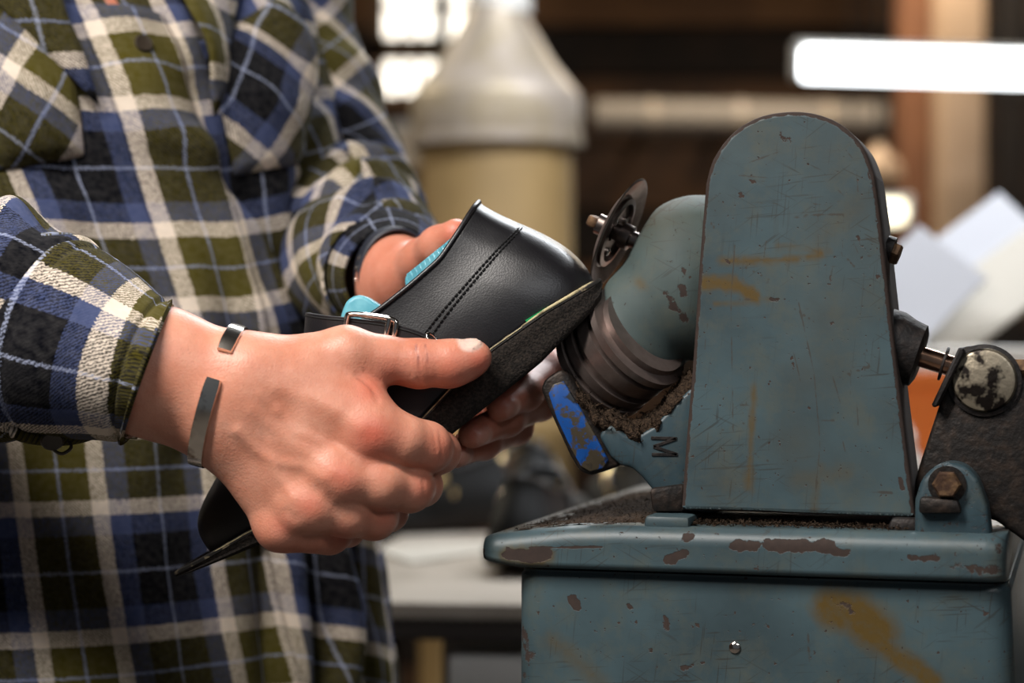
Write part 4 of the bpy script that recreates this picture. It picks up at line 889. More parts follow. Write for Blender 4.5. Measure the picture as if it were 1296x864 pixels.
# ------------------------------------------------------------------ the person
def lerpz(z, zs, vs): return np.interp(z, zs, vs)
TH_Z = [0.85, 1.03, 1.25, 1.45, 1.6]; TH = np.radians([48, 48, 42, 35, 33])
def torso_c(z): return np.array([lerpz(z, [0.80, 1.03, 1.12, 1.25, 1.45, 1.58], [-0.246, -0.246, -0.254, -0.258, -0.309, -0.325]), lerpz(z, [0.8, 1.45, 1.58], [1.298, 1.298, 1.315])])
def torso_ab(z): return lerpz(z, [0.80, 1.03, 1.12, 1.25, 1.40, 1.48, 1.53, 1.57], [0.20, 0.188, 0.182, 0.185, 0.20, 0.19, 0.13, 0.07]), lerpz(z, [0.80, 1.03, 1.12, 1.25, 1.40, 1.48, 1.53, 1.57], [0.150, 0.132, 0.128, 0.125, 0.13, 0.115, 0.085, 0.062])
def torso_pt(phi, z):
    th = lerpz(z, TH_Z, TH); fr = np.array([math.sin(th), -math.cos(th)]); sd = np.array([math.cos(th), math.sin(th)]); a, b = torso_ab(z); c = torso_c(z)
    sp, cp = math.sin(phi), math.cos(phi); e = 0.86
    q = c+sd*a*math.copysign(abs(sp)**e, sp)+fr*b*math.copysign(abs(cp)**e, cp); return np.array([q[0], q[1], z])
NPH, NZ = 260, 240; PH = np.linspace(-math.pi, math.pi, NPH, endpoint=False); ZZ = np.linspace(0.80, 1.56, NZ)
G = np.array([[torso_pt(p, z) for p in PH] for z in ZZ])       # NZ x NPH x 3
RM = 0.168
def gnorm(G):
    du = np.roll(G, -1, 1)-np.roll(G, 1, 1); dv = np.gradient(G, axis=0); n_ = np.cross(du, dv); n_ /= np.linalg.norm(n_, axis=2)[..., None]+1e-12
    return n_
GN = gnorm(G)
if (GN[100, NPH//2]@np.array([math.sin(0.7), -math.cos(0.7), 0])) < 0: GN = -GN
proj = np.stack([648+FPX*G[..., 0]/G[..., 1], 432-FPX*(G[..., 2]-CAMH)/G[..., 1]], -1); facing = GN[..., 1] < 0.25
def to_uv(px_, py_):    # nearest visible place of the torso
    d = np.hypot(proj[..., 0]-px_, proj[..., 1]-py_)+np.where(facing, 0, 1e5); i, j = np.unravel_index(np.argmin(d), d.shape); return np.array([PH[j]*RM, ZZ[i]])
UVG = np.stack(np.meshgrid(PH*RM, ZZ), -1)     # NZ x NPH x 2
Q2 = UVG.reshape(-1, 2); disp = np.zeros(len(Q2))
def crease(pts, amp, w, skew=0.0):
    """a fold running through pixels pts: ridge of amp metres, half width w; skew gives one steep side"""
    global disp
    q = np.array([to_uv(*p) for p in pts]); q = catmull(q, 6) if len(q) > 2 else q; d = poly_dist(Q2, q); 
    k = np.exp(-(d/w)**2); disp = disp+1.5*amp*k
for pts, amp, w in [([(150, 20), (180, 130), (225, 260), (275, 420)], 0.007, 0.010), ([(212, 200), (262, 320), (300, 430)], -0.009, 0.009), ([(235, 200), (290, 330), (330, 430)], 0.010, 0.012), ([(300, 260), (345, 350), (372, 430)], 0.009, 0.012), ([(320, 250), (360, 330), (392, 400)], -0.008, 0.010),
    ([(392, 60), (396, 160), (388, 260)], -0.012, 0.014), ([(240, 120), (270, 200), (310, 250)], -0.006, 0.010), ([(215, 30), (235, 120), (250, 190)], 0.007, 0.014), ([(330, 20), (385, 110), (385, 220)], 0.008, 0.016), ([(110, 230), (140, 330), (180, 420)], -0.004, 0.02), ([(30, 210), (90, 215)], -0.004, 0.01),
    ([(342, 690), (348, 780), (355, 880)], -0.008, 0.008), ([(365, 700), (375, 780), (385, 880)], 0.006, 0.012), ([(420, 700), (440, 780), (430, 870)], 0.008, 0.014), ([(400, 690), (410, 780), (405, 880)], -0.006, 0.010), ([(150, 560), (160, 700), (150, 870)], 0.003, 0.03), ([(250, 590), (255, 720), (265, 870)], -0.003, 0.02), ([(455, 690), (468, 760), (470, 860)], -0.005, 0.010)]: crease(pts, amp, w)
disp += 0.0022*fnoise(Q2*np.array([1.0, 0.45]), 55, 2)+0.0012*fnoise(Q2, 120, 5)
DISP = disp.reshape(NZ, NPH)
for _ in range(2): DISP[1:-1] = DISP[1:-1]*0.5+0.25*(DISP[2:]+DISP[:-2])
GD = G+GN*DISP[..., None]; GDN = gnorm(GD); GDN = np.where((GDN*GN).sum(2, keepdims=True) < 0, -GDN, GDN)
def samp(A, u, z):
    fi = np.clip((z-ZZ[0])/(ZZ[1]-ZZ[0]), 0, NZ-1.001); fj = ((u/RM)+math.pi)/(2*math.pi/NPH); i0 = int(fi); j0 = int(math.floor(fj)); a, b = fi-i0, fj-j0; j1 = (j0+1) % NPH; j0 %= NPH
    return (A[i0, j0]*(1-b)+A[i0, j1]*b)*(1-a)+(A[i0+1, j0]*(1-b)+A[i0+1, j1]*b)*a
_row = G[int(NZ*0.55)]; _sl = np.linalg.norm(np.diff(np.vstack([_row, _row[:1]]), axis=0), axis=1); SARC = np.concatenate([[0], np.cumsum(_sl)]); SARC -= SARC[NPH//2]; UPAR = np.concatenate([PH, [math.pi]])*RM
def su(u): return np.interp(u, UPAR, SARC)      # true length of cloth around the torso
def plaid_uv(u, z):   # fabric coordinates of the shirt front: panels shear a little either side of the placket
    s = np.where(u > 0.012, 0.30*np.clip(1.14-z, 0, 1)*0+np.where(z < 1.14, 0.35, -0.22)*np.clip(u-0.012, 0, 0.12), 0.0)
    return np.stack([su(u)+UOF, z+s+VOF], -1)
UOF = 0.335*0.118-su(to_uv(143, 750)[0]); VOF = 0.335*0.118-to_uv(200, 803)[1]
root = thing('person', (-0.25, 1.30, 0.0), 'person in a plaid flannel shirt pressing a black shoe to the wheel', 'person')

# ---- skin: hands by signed distance, body under the clothes coarser, all in one mesh
def px3(t): return P(t[0], t[1], t[2])
def chain(Q, pts, k):
    """pts: list of ((px,py,Y), r mm)"""
    d = None
    for (a, ra), (b, rb) in zip(pts[:-1], pts[1:]):
        e = rc(Q, px3(a), px3(b), ra/1000, rb/1000); d = e if d is None else sm(d, e, k)
    return d
# right hand (in front)
RF = {'index': [((468, 548, .962), 12.8), ((508, 558, .9655), 12.2), ((539, 566, .9745), 11.6), ((556, 572, .992), 9.6), ((552, 565, 1.006), 8.6)],
      'middle': [((428, 604, .957), 12.4), ((480, 612, .9615), 11.8), ((518, 617, .9725), 10.9), ((534, 615, .990), 9.2), ((530, 598, 1.008), 8.4)],
      'ring': [((388, 641, .958), 11.4), ((440, 649, .9625), 10.9), ((473, 654, .9730), 10.1), ((492, 648, .990), 8.6), ((490, 630, 1.008), 8.0)],
      'pinky': [((357, 666, .965), 10.4), ((395, 671, .9685), 9.8), ((417, 675, .9765), 9.0), ((440, 670, .992), 7.6), ((440, 652, 1.006), 7.0)]}
RT = [((440, 449, .972), 13.0), ((486, 455, .976), 10.8), ((530, 460, .979), 11.2), ((572, 459, .981), 10.6), ((601, 452, .982), 8.4)]
RNAIL = []
def ellipsoid(Q, c, ax, r):
    w = (Q-np.asarray(c, np.float32))@np.asarray(ax, np.float32); k = np.sqrt(((w/np.asarray(r, np.float32))**2).sum(1)); return (k-1)*min(r)
def nail_of(tip, prev, dorsal, back, lift, L, W):
    d = unit(np.asarray(tip)-np.asarray(prev)); n_ = unit(dorsal-d*np.dot(dorsal, d)); s_ = np.cross(d, n_); c = np.asarray(tip)-d*back+n_*lift
    return c, np.stack([d, s_, n_], 1), (L, W, 0.0016)
tn = nail_of(P(601, 452, .982), P(572, 459, .981), np.array([-0.05, -0.42, 0.90]), 0.0030, 0.0078, 0.0078, 0.0062)
def rhand(Q):
    p = rc(Q, P(318, 476, .962), P(466, 548, .961), .0150, .0130)
    p = sm(p, rc(Q, P(303, 497, .960), P(427, 602, .957), .0155, .0125), .010)
    p = sm(p, rc(Q, P(288, 520, .961), P(387, 639, .958), .0150, .0118), .010)
    p = sm(p, rc(Q, P(277, 538, .964), P(356, 664, .964), .0145, .0108), .010)
    p = sm(p, rc(Q, P(330, 474, .966), P(436, 451, .972), .0160, .0138), .014)
    p = sm(p, rc(Q, P(385, 485, .968), P(452, 505, .967), .0140, .0095), .016)
    p = sm(p, rc(Q, P(400, 520, .965), P(462, 522, .965), .0130, .0110), .012)
    # wrist and forearm: two bones side by side
    f = sm(rc(Q, P(316, 474, .963), P(212, 438, .963), .0150, .0170), rc(Q, P(272, 540, .965), P(176, 503, .966), .0148, .0165), .020)
    f = sm(f, rc(Q, P(292, 507, .964), P(190, 470, .964), .0185, .0215), .015)
    f = sm(f, rc(Q, P(200, 470, .964), P(60, 430, .985), .0225, .0280), .020)
    p = sm(p, f, .016)
    fs = None
    for nm, pts in RF.items():
        c = chain(Q, pts, .006); c = sm(c, rc(Q, px3(pts[2][0]), px3(pts[2][0])+np.array([0, -.0012, 0.0004]), pts[2][1]/1000, pts[2][1]/1000-.0004), .003)
        fs = c if fs is None else sm(fs, c, .0012)
    p = sm(p, fs, .009)
    for nm in RF:   # knuckles
        a, r = RF[nm][0]; p = sm(p, rc(Q, px3(a)+np.array([-.002, -.0026, .0005]), px3(a)+np.array([.002, -.0026, 0]), r/1000*.82, r/1000*.80), .008)
    th = chain(Q, RT, .006); th = sm(th, rc(Q, P(566, 463, .981), P(590, 458, .982), .0100, .0088), .004)
    p = sm(p, th, .0075)
    p = np.minimum(p, ellipsoid(Q, *tn))
    return p
VR, FR = surface_nets(rhand, P(60, 735, .985)-np.array([0.0, 0.05, 0.0]), np.array([P(640, 380, .985)[0], 1.03, P(0, 385, 0.985)[2]]), 0.0011)
VR = relax(VR, FR, 1, 0.4); N_ = vnormals(VR, FR); X2 = np.stack([648+FPX*VR[:, 0]/VR[:, 1], 432-FPX*(VR[:, 2]-CAMH)/VR[:, 1]], 1); front = np.clip(-N_[:, 1]*1.6, 0, 1)
dz = np.zeros(len(VR)); tone = np.zeros((len(VR), 3))
for pts, amp, w in [([(352, 520), (372, 545), (408, 560), (440, 580)], 0.9, 6), ([(300, 545), (325, 570), (350, 585), (385, 590), (410, 605)], 1.1, 6), ([(345, 560), (352, 600), (372, 630)], 0.8, 6), ([(350, 490), (400, 510), (455, 540)], 1.0, 9), ([(320, 520), (370, 560), (420, 598)], 0.9, 8), ([(305, 545), (340, 590), (380, 636)], 0.8, 8), ([(370, 470), (395, 500), (430, 520)], 0.6, 6), ([(330, 500), (350, 520)], 0.6, 6),
                    ([(525, 438), (528, 470), (533, 490)], -0.55, 1.8), ([(536, 437), (538, 455), (544, 470)], -0.4, 1.8), ([(517, 445), (521, 475)], -0.3, 2.2), ([(556, 545), (560, 570), (556, 592)], -0.5, 2), ([(549, 545), (552, 570)], -0.35, 2), ([(560, 548), (565, 572)], -0.3, 1.8), ([(535, 605), (538, 630)], -0.4, 2), ([(494, 645), (496, 664)], -0.3, 2), ([(452, 475), (470, 490), (478, 505)], -0.8, 4), ([(462, 470), (480, 482)], -0.5, 3),
                    ([(462, 592), (440, 580)], -1.2, 9), ([(415, 628), (402, 620)], -1.0, 8), ([(372, 655), (362, 648)], -0.8, 7)]:
    g_ = (0.62, 1.2) if amp > 0 else (0.7, 1.1)
    dz += amp*g_[0]/1000*np.exp(-(poly_dist(X2, np.array(pts, float))/(w*g_[1]))**2)*front
VR = VR+N_*dz[:, None]
def redden(X2, spots, A, fr):
    for (x, y, r, s) in spots: A[:, 0] = np.maximum(A[:, 0], s*np.exp(-((X2[:, 0]-x)**2+(X2[:, 1]-y)**2)/r**2)*fr)
redden(X2, [(472, 552, 28, .8), (434, 606, 22, .55), (392, 642, 20, .5), (358, 668, 20, .45), (560, 570, 26, .45), (535, 618, 22, .4), (490, 656, 20, .4), (430, 682, 20, .4), (608, 460, 22, .7), (470, 490, 26, .55), (540, 462, 40, .35), (575, 470, 30, .5), (500, 470, 30, .35)], tone, np.ones(len(VR)))
tone[:, 1] = np.clip(1.35-np.sqrt((((VR-tn[0])@tn[1]/np.array([0.0072, 0.0058, 0.003]))**2).sum(1)), 0, 0.25)*4
redden_lo = np.clip((X2[:, 1]-640)/60, 0, 1); tone[:, 0] = np.maximum(tone[:, 0], 0.25*redden_lo)
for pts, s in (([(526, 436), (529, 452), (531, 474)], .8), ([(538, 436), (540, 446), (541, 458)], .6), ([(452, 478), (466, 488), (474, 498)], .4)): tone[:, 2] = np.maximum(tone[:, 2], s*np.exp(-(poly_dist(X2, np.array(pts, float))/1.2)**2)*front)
# left hand (behind the shoe)
LF = {'index': [((610, 395, 1.112), 11.5), ((668, 430, 1.110), 9.8), ((695, 470, 1.096), 10.0), ((664, 497, 1.063), 8.9), ((634, 514, 1.040), 7.8)],
      'middle': [((595, 425, 1.116), 11.5), ((655, 468, 1.114), 9.8), ((683, 508, 1.097), 9.8), ((640, 530, 1.062), 8.8), ((598, 549, 1.036), 7.6)],
      'ring': [((575, 452, 1.118), 11.0), ((628, 505, 1.117), 9.2), ((652, 540, 1.100), 9.2), ((612, 560, 1.066), 8.2), ((575, 575, 1.042), 7.2)],
      'pinky': [((555, 470, 1.118), 10.0), ((595, 525, 1.118), 8.2), ((612, 552, 1.104), 8.0), ((590, 566, 1.075), 7.4), ((566, 574, 1.06), 6.8)]}
LT = [((512, 352, 1.112), 15.0), ((535, 330, 1.092), 11.8), ((556, 312, 1.074), 10.6), ((577, 297, 1.062), 8.6)]
ln = []
for nm in ('index', 'middle', 'ring'):
    t_, pv = px3(LF[nm][4][0]), px3(LF[nm][3][0]); ln.append(nail_of(t_, pv, np.array([0.25, -0.75, -0.25]), 0.001, LF[nm][4][1]/1000*0.90, 0.0062, 0.0048))
def lhand(Q):
    p = None
    for nm, y0 in (('index', 340), ('middle', 355), ('ring', 370), ('pinky', 382)):
        a, r = LF[nm][0]; e = rc(Q, P(500, y0, 1.128), px3(a), .0150, r/1000); p = e if p is None else sm(p, e, .010)
    f = sm(rc(Q, P(505, 340, 1.128), P(478, 325, 1.20), .017, .021), rc(Q, P(505, 378, 1.132), P(478, 365, 1.21), .017, .021), .02)
    f = sm(f, rc(Q, P(478, 345, 1.20), P(450, 345, 1.29), .025, .032), .02); p = sm(p, f, .015)
    p = sm(p, rc(Q, P(505, 350, 1.125), px3(LT[0][0]), .016, .015), .012)
    fs = None
    for nm, pts in LF.items():
        c = chain(Q, pts, .006); fs = c if fs is None else sm(fs, c, .0012)
    p = sm(p, fs, .006); p = sm(p, chain(Q, LT, .005), .006)
    for e in ln: p = np.minimum(p, ellipsoid(Q, *e))
    return p
VL, FL = surface_nets(lhand, np.array([P(440, 0, 1.29)[0], 1.015, P(0, 625, 1.1)[2]]), np.array([P(735, 0, 1.1)[0], 1.28, P(0, 262, 1.1)[2]]), 0.0014)
VL = relax(VL, FL, 1, 0.4); NL = vnormals(VL, FL); XL2 = np.stack([648+FPX*VL[:, 0]/VL[:, 1], 432-FPX*(VL[:, 2]-CAMH)/VL[:, 1]], 1); toneL = np.zeros((len(VL), 3)); toneL[:, 0] = 0.22
redden(XL2, [(578, 300, 24, .7), (640, 505, 30, .6), (605, 545, 30, .6), (700, 465, 30, .55), (575, 575, 24, .6)], toneL, np.ones(len(VL)))
for e in ln: toneL[:, 1] = np.maximum(toneL[:, 1], np.clip(1.3-np.sqrt((((VL-e[0])@e[1]/np.array([0.0060, 0.0046, 0.003]))**2).sum(1)), 0, 0.25)*1.3)
# body below the clothes
RS, RE = np.array([-0.475, 1.19, 1.44]), np.array([-0.405, 1.06, 1.225]); LS, LE = np.array([-0.192, 1.40, 1.46]), np.array([-0.122, 1.355, 1.330])
NK = np.array([torso_c(1.5)[0], torso_c(1.5)[1], 1.50]); HD = np.array([NK[0]+0.035, NK[1]-0.055, 1.70])
def body(Q):
    p = rc(Q, (-0.25, 1.30, 0.95), (-0.29, 1.30, 1.36), .115, .105); p = sm(p, rc(Q, (-0.38, 1.24, 1.40), (-0.20, 1.37, 1.40), .075, .075), .06)
    p = sm(p, rc(Q, RS, RE, .046, .036), .03); p = sm(p, rc(Q, RE, P(60, 430, .985), .036, .031), .02)
    p = sm(p, rc(Q, LS, LE, .046, .036), .03); p = sm(p, rc(Q, LE, P(452, 345, 1.285), .036, .033), .02)
    p = sm(p, rc(Q, NK-np.array([0, 0, .05]), NK+np.array([.015, -.02, .13]), .060, .054), .03)
    h = rc(Q, HD+np.array([-.02, .02, .03]), HD+np.array([.01, -.02, .02]), .082, .074); h = sm(h, rc(Q, HD+np.array([.015, -.03, -.03]), HD+np.array([.03, -.055, -.085]), .062, .038), .03)
    h = sm(h, rc(Q, HD+np.array([.045, -.085, .0]), HD+np.array([.058, -.105, -.035]), .010, .014), .012)
    for s_ in (-1, 1):
        sd = np.array([.8, .6, 0])*s_; h = sm(h, rc(Q, HD+sd*.082+np.array([0, 0, .012]), HD+sd*.086+np.array([.005, 0, -.03]), .014, .010), .008)
        h = sm(h, rc(Q, HD+sd*.03+np.array([.04, -.078, .012]), HD+sd*.032+np.array([.042, -.080, .012]), .011, .011), .008)
    h = sm(h, rc(Q, HD+np.array([.03, -.085, -.062])-np.array([.8, .6, 0])*.02, HD+np.array([.03, -.085, -.062])+np.array([.8, .6, 0])*.02, .009, .009), .006)
    p = sm(p, h, .02)
    for s_ in (-1, 1): p = sm(p, rc(Q, (-0.25+s_*.07, 1.30+s_*.05, .92), (-0.25+s_*.09, 1.30+s_*.06, 0.08), .075, .035), .04)
    return p
VB, FB = surface_nets(body, (-0.62, 0.92, 0.03), (0.02, 1.55, 1.86), 0.010)
nR, nL = len(VR), len(VL)
V = np.vstack([VR, VL, VB]); F = np.vstack([FR, FL+nR, FB+nR+nL]); A = np.vstack([tone, toneL, np.tile([.15, 0, 0], (len(VB), 1))])
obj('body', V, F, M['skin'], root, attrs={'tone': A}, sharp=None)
M['hair'] = mat('brown_hair', rgb(52, 36, 24), 0.6, bump=(300.0, 0.6))
def hair(Q):
    h = rc(Q, HD+np.array([-.02, .025, .035]), HD+np.array([.005, -.010, .035]), .091, .082); cut = (Q-(HD+np.array([.02, -.035, .045])).astype(np.float32))@unit((.5, -.75, -.5)).astype(np.float32)
    return np.maximum(h, cut)
VH, FH = surface_nets(hair, HD-0.14, HD+0.16, 0.008); obj('hair', VH, FH, M['hair'], root, sharp=None)
def legs(Q):
    p = rc(Q, (-0.25, 1.30, 0.94), (-0.25, 1.30, 0.90), .150, .150)
    for s_ in (-1, 1):
        p = sm(p, rc(Q, (-0.25+s_*.075, 1.30+s_*.055, .88), (-0.25+s_*.09, 1.30+s_*.06, .50), .098, .072), .05); p = sm(p, rc(Q, (-0.25+s_*.09, 1.30+s_*.06, .50), (-0.25+s_*.095, 1.30+s_*.065, .09), .072, .060), .03)
    return p
VT, FT = surface_nets(legs, (-0.6, 0.98, 0.02), (0.1, 1.6, 1.12), 0.014); obj('trousers', VT, FT, M['trouser'], root, sharp=None)
for s_ in (-1, 1):
    c_ = np.array([-0.25+s_*.095, 1.30+s_*.065, 0.0])
    def bt(Q): 
        d = sm(rc(Q, c_+[0, .02, .045], c_+[.11, -.10, .04], .045, .038), rc(Q, c_+[0, .01, .05], c_+[0, .01, .13], .048, .05), .03); return np.maximum(d, 0.002-Q[:, 2])
    VV, FF = surface_nets(bt, c_+[-.1, -.2, -.02], c_+[.2, .12, .2], 0.008); obj('boot', VV, FF, M['black'], root, sharp=None)

# ---- shirt body (children of the person)
F = []; nopen = set()
for i in range(NZ-1):
    for j in range(NPH):
        u, z = PH[j]*RM, ZZ[i]
        if z > 1.446 and abs(u+0.004) < (z-1.446)*0.6: continue
        k = (j+1) % NPH; F.append((i*NPH+j, i*NPH+k, (i+1)*NPH+k, (i+1)*NPH+j))
uv = plaid_uv(UVG[..., 0], UVG[..., 1]).reshape(-1, 2)
TH_ = [('SOLIDIFY', {'thickness': 0.0014, 'offset': -1.0})]
shirt = obj('shirt', GD.reshape(-1, 3), F, M['plaid'], root, uv=uv, recalc=True, mods=TH_, sharp=None)
def patch(name, c4, lift, nu, nv, rot, bulge=0.0, par_=None, edge=0.0012):
    """piece of cloth on the shirt; c4: pixel corners (a,b,c,d); rot: turn of the weave"""
    q = np.array([to_uv(*p) for p in c4]); Vp = []; U = []
    for j in range(nv+1):
        for i in range(nu+1):
            s, t_ = i/nu, j/nv; p = (q[0]*(1-s)+q[1]*s)*(1-t_)+(q[3]*(1-s)+q[2]*s)*t_
            e = min(s, 1-s, t_, 1-t_); lf = lift*min(1, e*14)+bulge*math.sin(math.pi*s)*math.sin(math.pi*t_)+0.0006
            Vp.append(samp(GD, *p)+samp(GDN, *p)*lf); U.append(((su(p[0])*math.cos(rot)-p[1]*math.sin(rot)), (su(p[0])*math.sin(rot)+p[1]*math.cos(rot))))
    Fp = [(j*(nu+1)+i, j*(nu+1)+i+1, (j+1)*(nu+1)+i+1, (j+1)*(nu+1)+i) for j in range(nv) for i in range(nu)]
    return obj(name, Vp, Fp, M['plaid'], par_ or shirt, uv=np.array(U)+np.array([0.013, 0.03]), recalc=False, sharp=None, mods=[('SOLIDIFY', {'thickness': 0.0012, 'offset': 0.0})])
patch('chest_pocket', [(-60, -30), (74, -20), (108, 192), (-40, 226)], 0.003, 40, 50, math.radians(40), 0.004)
patch('chest_pocket', [(238, 60), (352, -22), (394, 205), (300, 218)], 0.003, 44, 50, math.radians(41), 0.010)
# placket with buttons
Vp = []; U = []; zs = np.linspace(0.86, 1.445, 150); us = np.linspace(-0.016, 0.016, 15)
for z in zs:
    for u in us: e = 1-abs(u)/0.016; Vp.append(samp(GD, u, z)+samp(GDN, u, z)*(0.0010+0.0022*min(1, e*5))); U.append((su(u)+UOF, z+VOF))
Fp = [(j*15+i, j*15+i+1, (j+1)*15+i+1, (j+1)*15+i) for j in range(149) for i in range(14)]
pk = obj('placket', Vp, Fp, M['plaid'], shirt, uv=np.array(U), sharp=None, mods=[('SOLIDIFY', {'thickness': 0.0012, 'offset': 0.0})])
for z in (1.422, 0.985, 0.915):
    c_ = samp(GD, 0.0, z)+samp(GDN, 0.0, z)*0.0035; obj('button', *lathe(c_, samp(GDN, 0.0, z), [(0, 0), (0.0055, 0), (0.0058, 0.001), (0.0050, 0.0022), (0.0036, 0.0018), (0, 0.0018)], 20), M['button'], shirt)
# collar flaps
for sg in (-1, 1):
    Vp = []; U = []
    for j in range(17):
        for i in range(13):
            s, t_ = i/12, j/16; u = sg*(0.024+0.065*t_); z = 1.462+0.075*t_-0.075*(1-s)*(1-0.5*t_)+0.02*s
            q = samp(GD, u, min(z, 1.555)); n_ = samp(GDN, u, min(z, 1.555)); Vp.append(q+n_*(0.006+0.006*math.sin(math.pi*s))); U.append((u, z))
    obj('collar', Vp, [(j*13+i, j*13+i+1, (j+1)*13+i+1, (j+1)*13+i) for j in range(16) for i in range(12)], M['plaid'], shirt, uv=np.array(U), sharp=None, mods=[('SOLIDIFY', {'thickness': 0.002, 'offset': 0.0})])
# ---- sleeves
def sleeve(name, path, seg, fold, uoff, vscale, up, par_, mods=TH_, rot=0.0, flat=1.0, nsub=10, endroll=False):
    """path: (point, radius); fold(s metres, angle) -> extra radius"""
    A_ = catmull([np.concatenate([np.asarray(p, float), [r]]) for p, r in path], nsub); T_ = np.gradient(A_[:, :3], axis=0); s_ = np.concatenate([[0], np.cumsum(np.linalg.norm(np.diff(A_[:, :3], axis=0), axis=1))])
    e1 = np.asarray(up, float); rings = []; U = []; ang = np.linspace(0, 2*np.pi, seg)
    for p, d, r, s in zip(A_[:, :3], T_, A_[:, 3], s_):
        d = unit(d); e1 = unit(e1-d*np.dot(e1, d)); e2 = np.cross(d, e1); ex = np.array([fold(s, a) for a in ang])
        rings.append(p+(r+ex)[:, None]*(np.cos(ang)[:, None]*e1+np.sin(ang)[:, None]*e2*flat))
        for a in ang: U.append((s*math.cos(rot)-a*vscale*math.sin(rot)+uoff[0], a*vscale*math.cos(rot)+s*math.sin(rot)+uoff[1]))
    V, F = loft(rings, False); return obj(name, V, F, M['plaid'], par_, uv=np.array(U), mods=mods, sharp=None, recalc=True)
def mk_fold(specs, seed, base=0.0018):
    rs_ = np.random.RandomState(seed); ph = rs_.uniform(0, 6.28, 8)
    def f(s, a):
        v = base*(math.sin(s*95+2*math.sin(a+ph[0])+ph[1])+0.7*math.sin(s*160+2.5*math.cos(a+ph[2])+ph[3]))
        for s0, a0, sl_, w, amp, aw in specs:
            da = (a-a0+math.pi) % (2*math.pi)-math.pi; v += amp*math.exp(-((s-s0-sl_*da)/w)**2)*math.exp(-(da/aw)**2)
        return v
    return f
# right sleeve: from the shoulder to the cuff seam (angle 0 is up)
rp = [(P(78, 435, .974), .0475), (P(50, 424, .980), .0520), (P(20, 416, .986), .0555), (P(-20, 410, .994), .0575), (P(-80, 404, 1.008), .0580), (P(-170, 410, 1.035), .0585), ((-0.405, 1.075, 1.235), .060), ((-0.435, 1.11, 1.30), .066), ((-0.455, 1.16, 1.39), .074), ((-0.44, 1.20, 1.46), .078), ((-0.40, 1.235, 1.49), .070)]
sleeve('sleeve', rp, 72, mk_fold([(0.012, 0.3, 0.010, 0.008, 0.006, 0.9), (0.03, -0.5, -0.02, 0.010, -0.005, 0.8), (0.045, 0.2, 0.03, 0.012, 0.007, 0.9), (0.07, -0.8, 0.03, 0.014, 0.006, 0.9), (0.02, 1.4, 0.02, 0.01, -0.004, 0.8), (0.025, -1.5, -0.02, 0.01, 0.005, 0.7)], 3, 0.0014), (0.035, 0.02), 0.052, (0, 0, 1), shirt, rot=math.radians(14))
cu = sleeve('cuff', [(P(188, 472, .964), .0350), (P(182, 470, .964), .0360), (P(160, 463, .965), .0385), (P(130, 452, .968), .0430), (P(100, 441, .971), .0468), (P(74, 432, .975), .0500), (P(70, 431, .976), .0495)], 72, lambda s, a: 0.0010*math.sin(3*a+s*40)-0.0022*math.exp(-((s-0.004)/0.0012)**2)-0.0015*math.exp(-((s-0.046)/0.0015)**2), (0.041, 0.013), 0.040, (0, 0, 1), shirt, mods=[('SOLIDIFY', {'thickness': 0.0028, 'offset': -1.0})], rot=math.radians(4))
# cuff tab and dangling button thread below
q0 = P(74, 556, .972); m = MB(); m.add(*tube(catmull([P(62, 548, .970), P(66, 566, .968), P(78, 574, .968), P(90, 566, .969), P(84, 556, .970), P(72, 562, .969)], 6), 0.0009, 6)); m.build('thread_loop', M['button'], cu)
obj('button', *lathe(P(66, 556, .964), (0.2, -0.8, -0.5), [(0, 0), (0.0055, 0), (0.0058, 0.001), (0.0048, 0.0022), (0.0034, 0.0018), (0, 0.0018)], 20), M['button'], cu)
# left sleeve
lp = [((-0.0735, 1.165, 1.2895), .0350), ((-0.080, 1.19, 1.292), .0400), ((-0.089, 1.225, 1.297), .0465), ((-0.100, 1.27, 1.306), .0525), ((-0.112, 1.32, 1.320), .0565), ((-0.124, 1.36, 1.345), .0585), ((-0.142, 1.385, 1.39), .0600), ((-0.164, 1.40, 1.44), .0620), ((-0.186, 1.405, 1.50), .0650), ((-0.212, 1.40, 1.535), .058)]
sleeve('sleeve', lp, 72, mk_fold([(0.06, 0.3, 0.02, 0.010, 0.008, 0.9), (0.085, -0.4, -0.02, 0.010, -0.007, 0.9), (0.11, 0.2, 0.03, 0.012, 0.009, 1.0), (0.14, -0.2, 0.03, 0.012, -0.008, 1.0), (0.165, 0.3, 0.02, 0.013, 0.008, 1.0), (0.03, 0.5, 0.02, 0.009, 0.005, 0.8), (0.20, -1.0, 0.04, 0.014, 0.007, 1.0)], 9, 0.0020), (0.02, 0.055), 0.050, (0, 0, 1), shirt, rot=math.radians(38))
sleeve('cuff', [((-0.0690, 1.140, 1.2865), .0300), ((-0.0700, 1.146, 1.2868), .0312), ((-0.0730, 1.163, 1.2885), .0360), ((-0.0755, 1.178, 1.2898), .0392), ((-0.0762, 1.183, 1.2903), .0388)], 72, lambda s, a: 0.0008*math.sin(3*a), (0.062, 0.075), 0.040, (0, 0, 1), shirt, mods=[('SOLIDIFY', {'thickness': 0.0028, 'offset': -1.0})], flat=0.95)

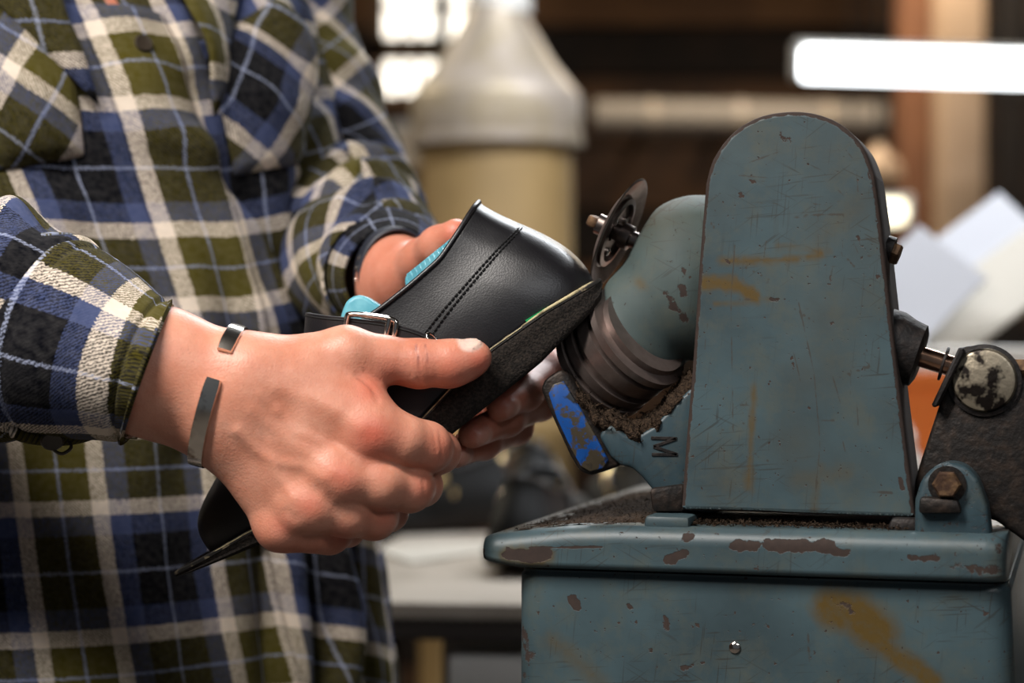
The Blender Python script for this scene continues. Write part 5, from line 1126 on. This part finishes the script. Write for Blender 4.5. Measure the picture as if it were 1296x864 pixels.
# ------------------------------------------------------------------ bracelet and wristband
def band_section(rings, p, tdir, nrm_, bdir, hw, th):
    pass
wa = unit(P(330, 505, .962)-P(190, 462, .964)); wc = P(277, 497, .9635)     # wrist axis and centre
def wrist_r(dirv):    # march outward to the skin
    lo_, hi_ = 0.008, 0.06
    for _ in range(24):
        mid_ = (lo_+hi_)/2; v_ = rhand(np.array([wc2+dirv*mid_], np.float32))[0]
        if v_ < 0: lo_ = mid_
        else: hi_ = mid_
    return lo_
def bracelet():
    global wc2
    rings = []; tilt = unit(wa+np.array([0.0, 0, 0.0])); e_up = unit(np.array([0, 0, 1.0])-tilt*tilt[2]); e_cam = unit(np.cross(e_up, tilt)); e_cam = e_cam if e_cam[1] < 0 else -e_cam
    wc2 = wc
    A0, A1 = math.radians(52), math.radians(52-318+ -6)     # angle from the top towards the camera; the gap faces up front
    pts = []
    for a in np.linspace(math.radians(73), math.radians(73+330), 90):
        dv = e_up*math.cos(a)+e_cam*math.sin(a); pts.append((wc2+dv*(wrist_r(dv)+0.0016), dv))
    c = np.array([p for p, _ in pts])
    for _ in range(10): c[1:-1] = 0.5*c[1:-1]+0.25*(c[:-2]+c[2:])
    T_ = np.gradient(c, axis=0); n = len(c)
    for i in range(n):
        t_ = unit(T_[i]); dv = pts[i][1]; n_ = unit(dv-t_*np.dot(dv, t_)); b = np.cross(t_, n_); k = min(i, n-1-i); hw = 0.0042*(1 if k > 3 else (0.86, 0.95, 0.98, 1.0)[k]); th = 0.0011
        rings.append([c[i]+b*hw*x_+n_*th*y_ for x_, y_ in ((-1, -.7), (-.85, 1), (0, 1.15), (.85, 1), (1, -.7), (0.85, -1), (-.85, -1))])
    return loft(rings, True, True, True)
V, F = bracelet()
tag(obj('cuff_bracelet', V, F, M['silver'], recalc=True, sharp=25), 'open silver cuff bracelet on the bare wrist in front', 'bracelet')
# dark wristband on the other wrist, with small studs
c_ = P(500, 350, 1.131); ax = unit(P(505, 358, 1.13)-P(478, 345, 1.21)); e_up = unit(np.array([0, 0, 1.0])-ax*ax[2]); e_s = np.cross(ax, e_up)
wbnd = thing('wristband', c_-np.array([0, 0, 0.035]), 'dark navy wristband with small studs showing beneath the far cuff', 'wristband')
rings = []
for s, o_ in ((-0.011, 0), (-0.010, .0012), (0.009, .0012), (0.010, 0), (0.009, -.001), (-0.010, -.001)):
    rings.append([c_+ax*s+e_up*(0.0272+o_)*math.cos(a)+e_s*(0.0212+o_)*math.sin(a) for a in np.linspace(0, 2*np.pi, 60, endpoint=False)])
rings.append(rings[0]); M['navy'] = mat('navy_rubber', rgb(34, 38, 50), 0.55)
obj('band', *loft(rings), M['navy'], wbnd, recalc=True)
for k, s in ((0.25, 0.0), (0.10, 0.0), (-0.05, 0.0)):
    a = math.pi/2*(1.0 if e_s[1] < 0 or e_s[0] < 0 else -1.0)*(1-k); dv = unit(e_up*math.cos(a)+e_s*math.sin(a)); p_ = c_+ax*s+e_up*0.0281*math.cos(a)+e_s*0.0221*math.sin(a); obj('stud', *lathe(p_, dv, [(0.0016, 0), (0.0014, 0.0009), (0, 0.0012)], 12), M['chrome'], wbnd)
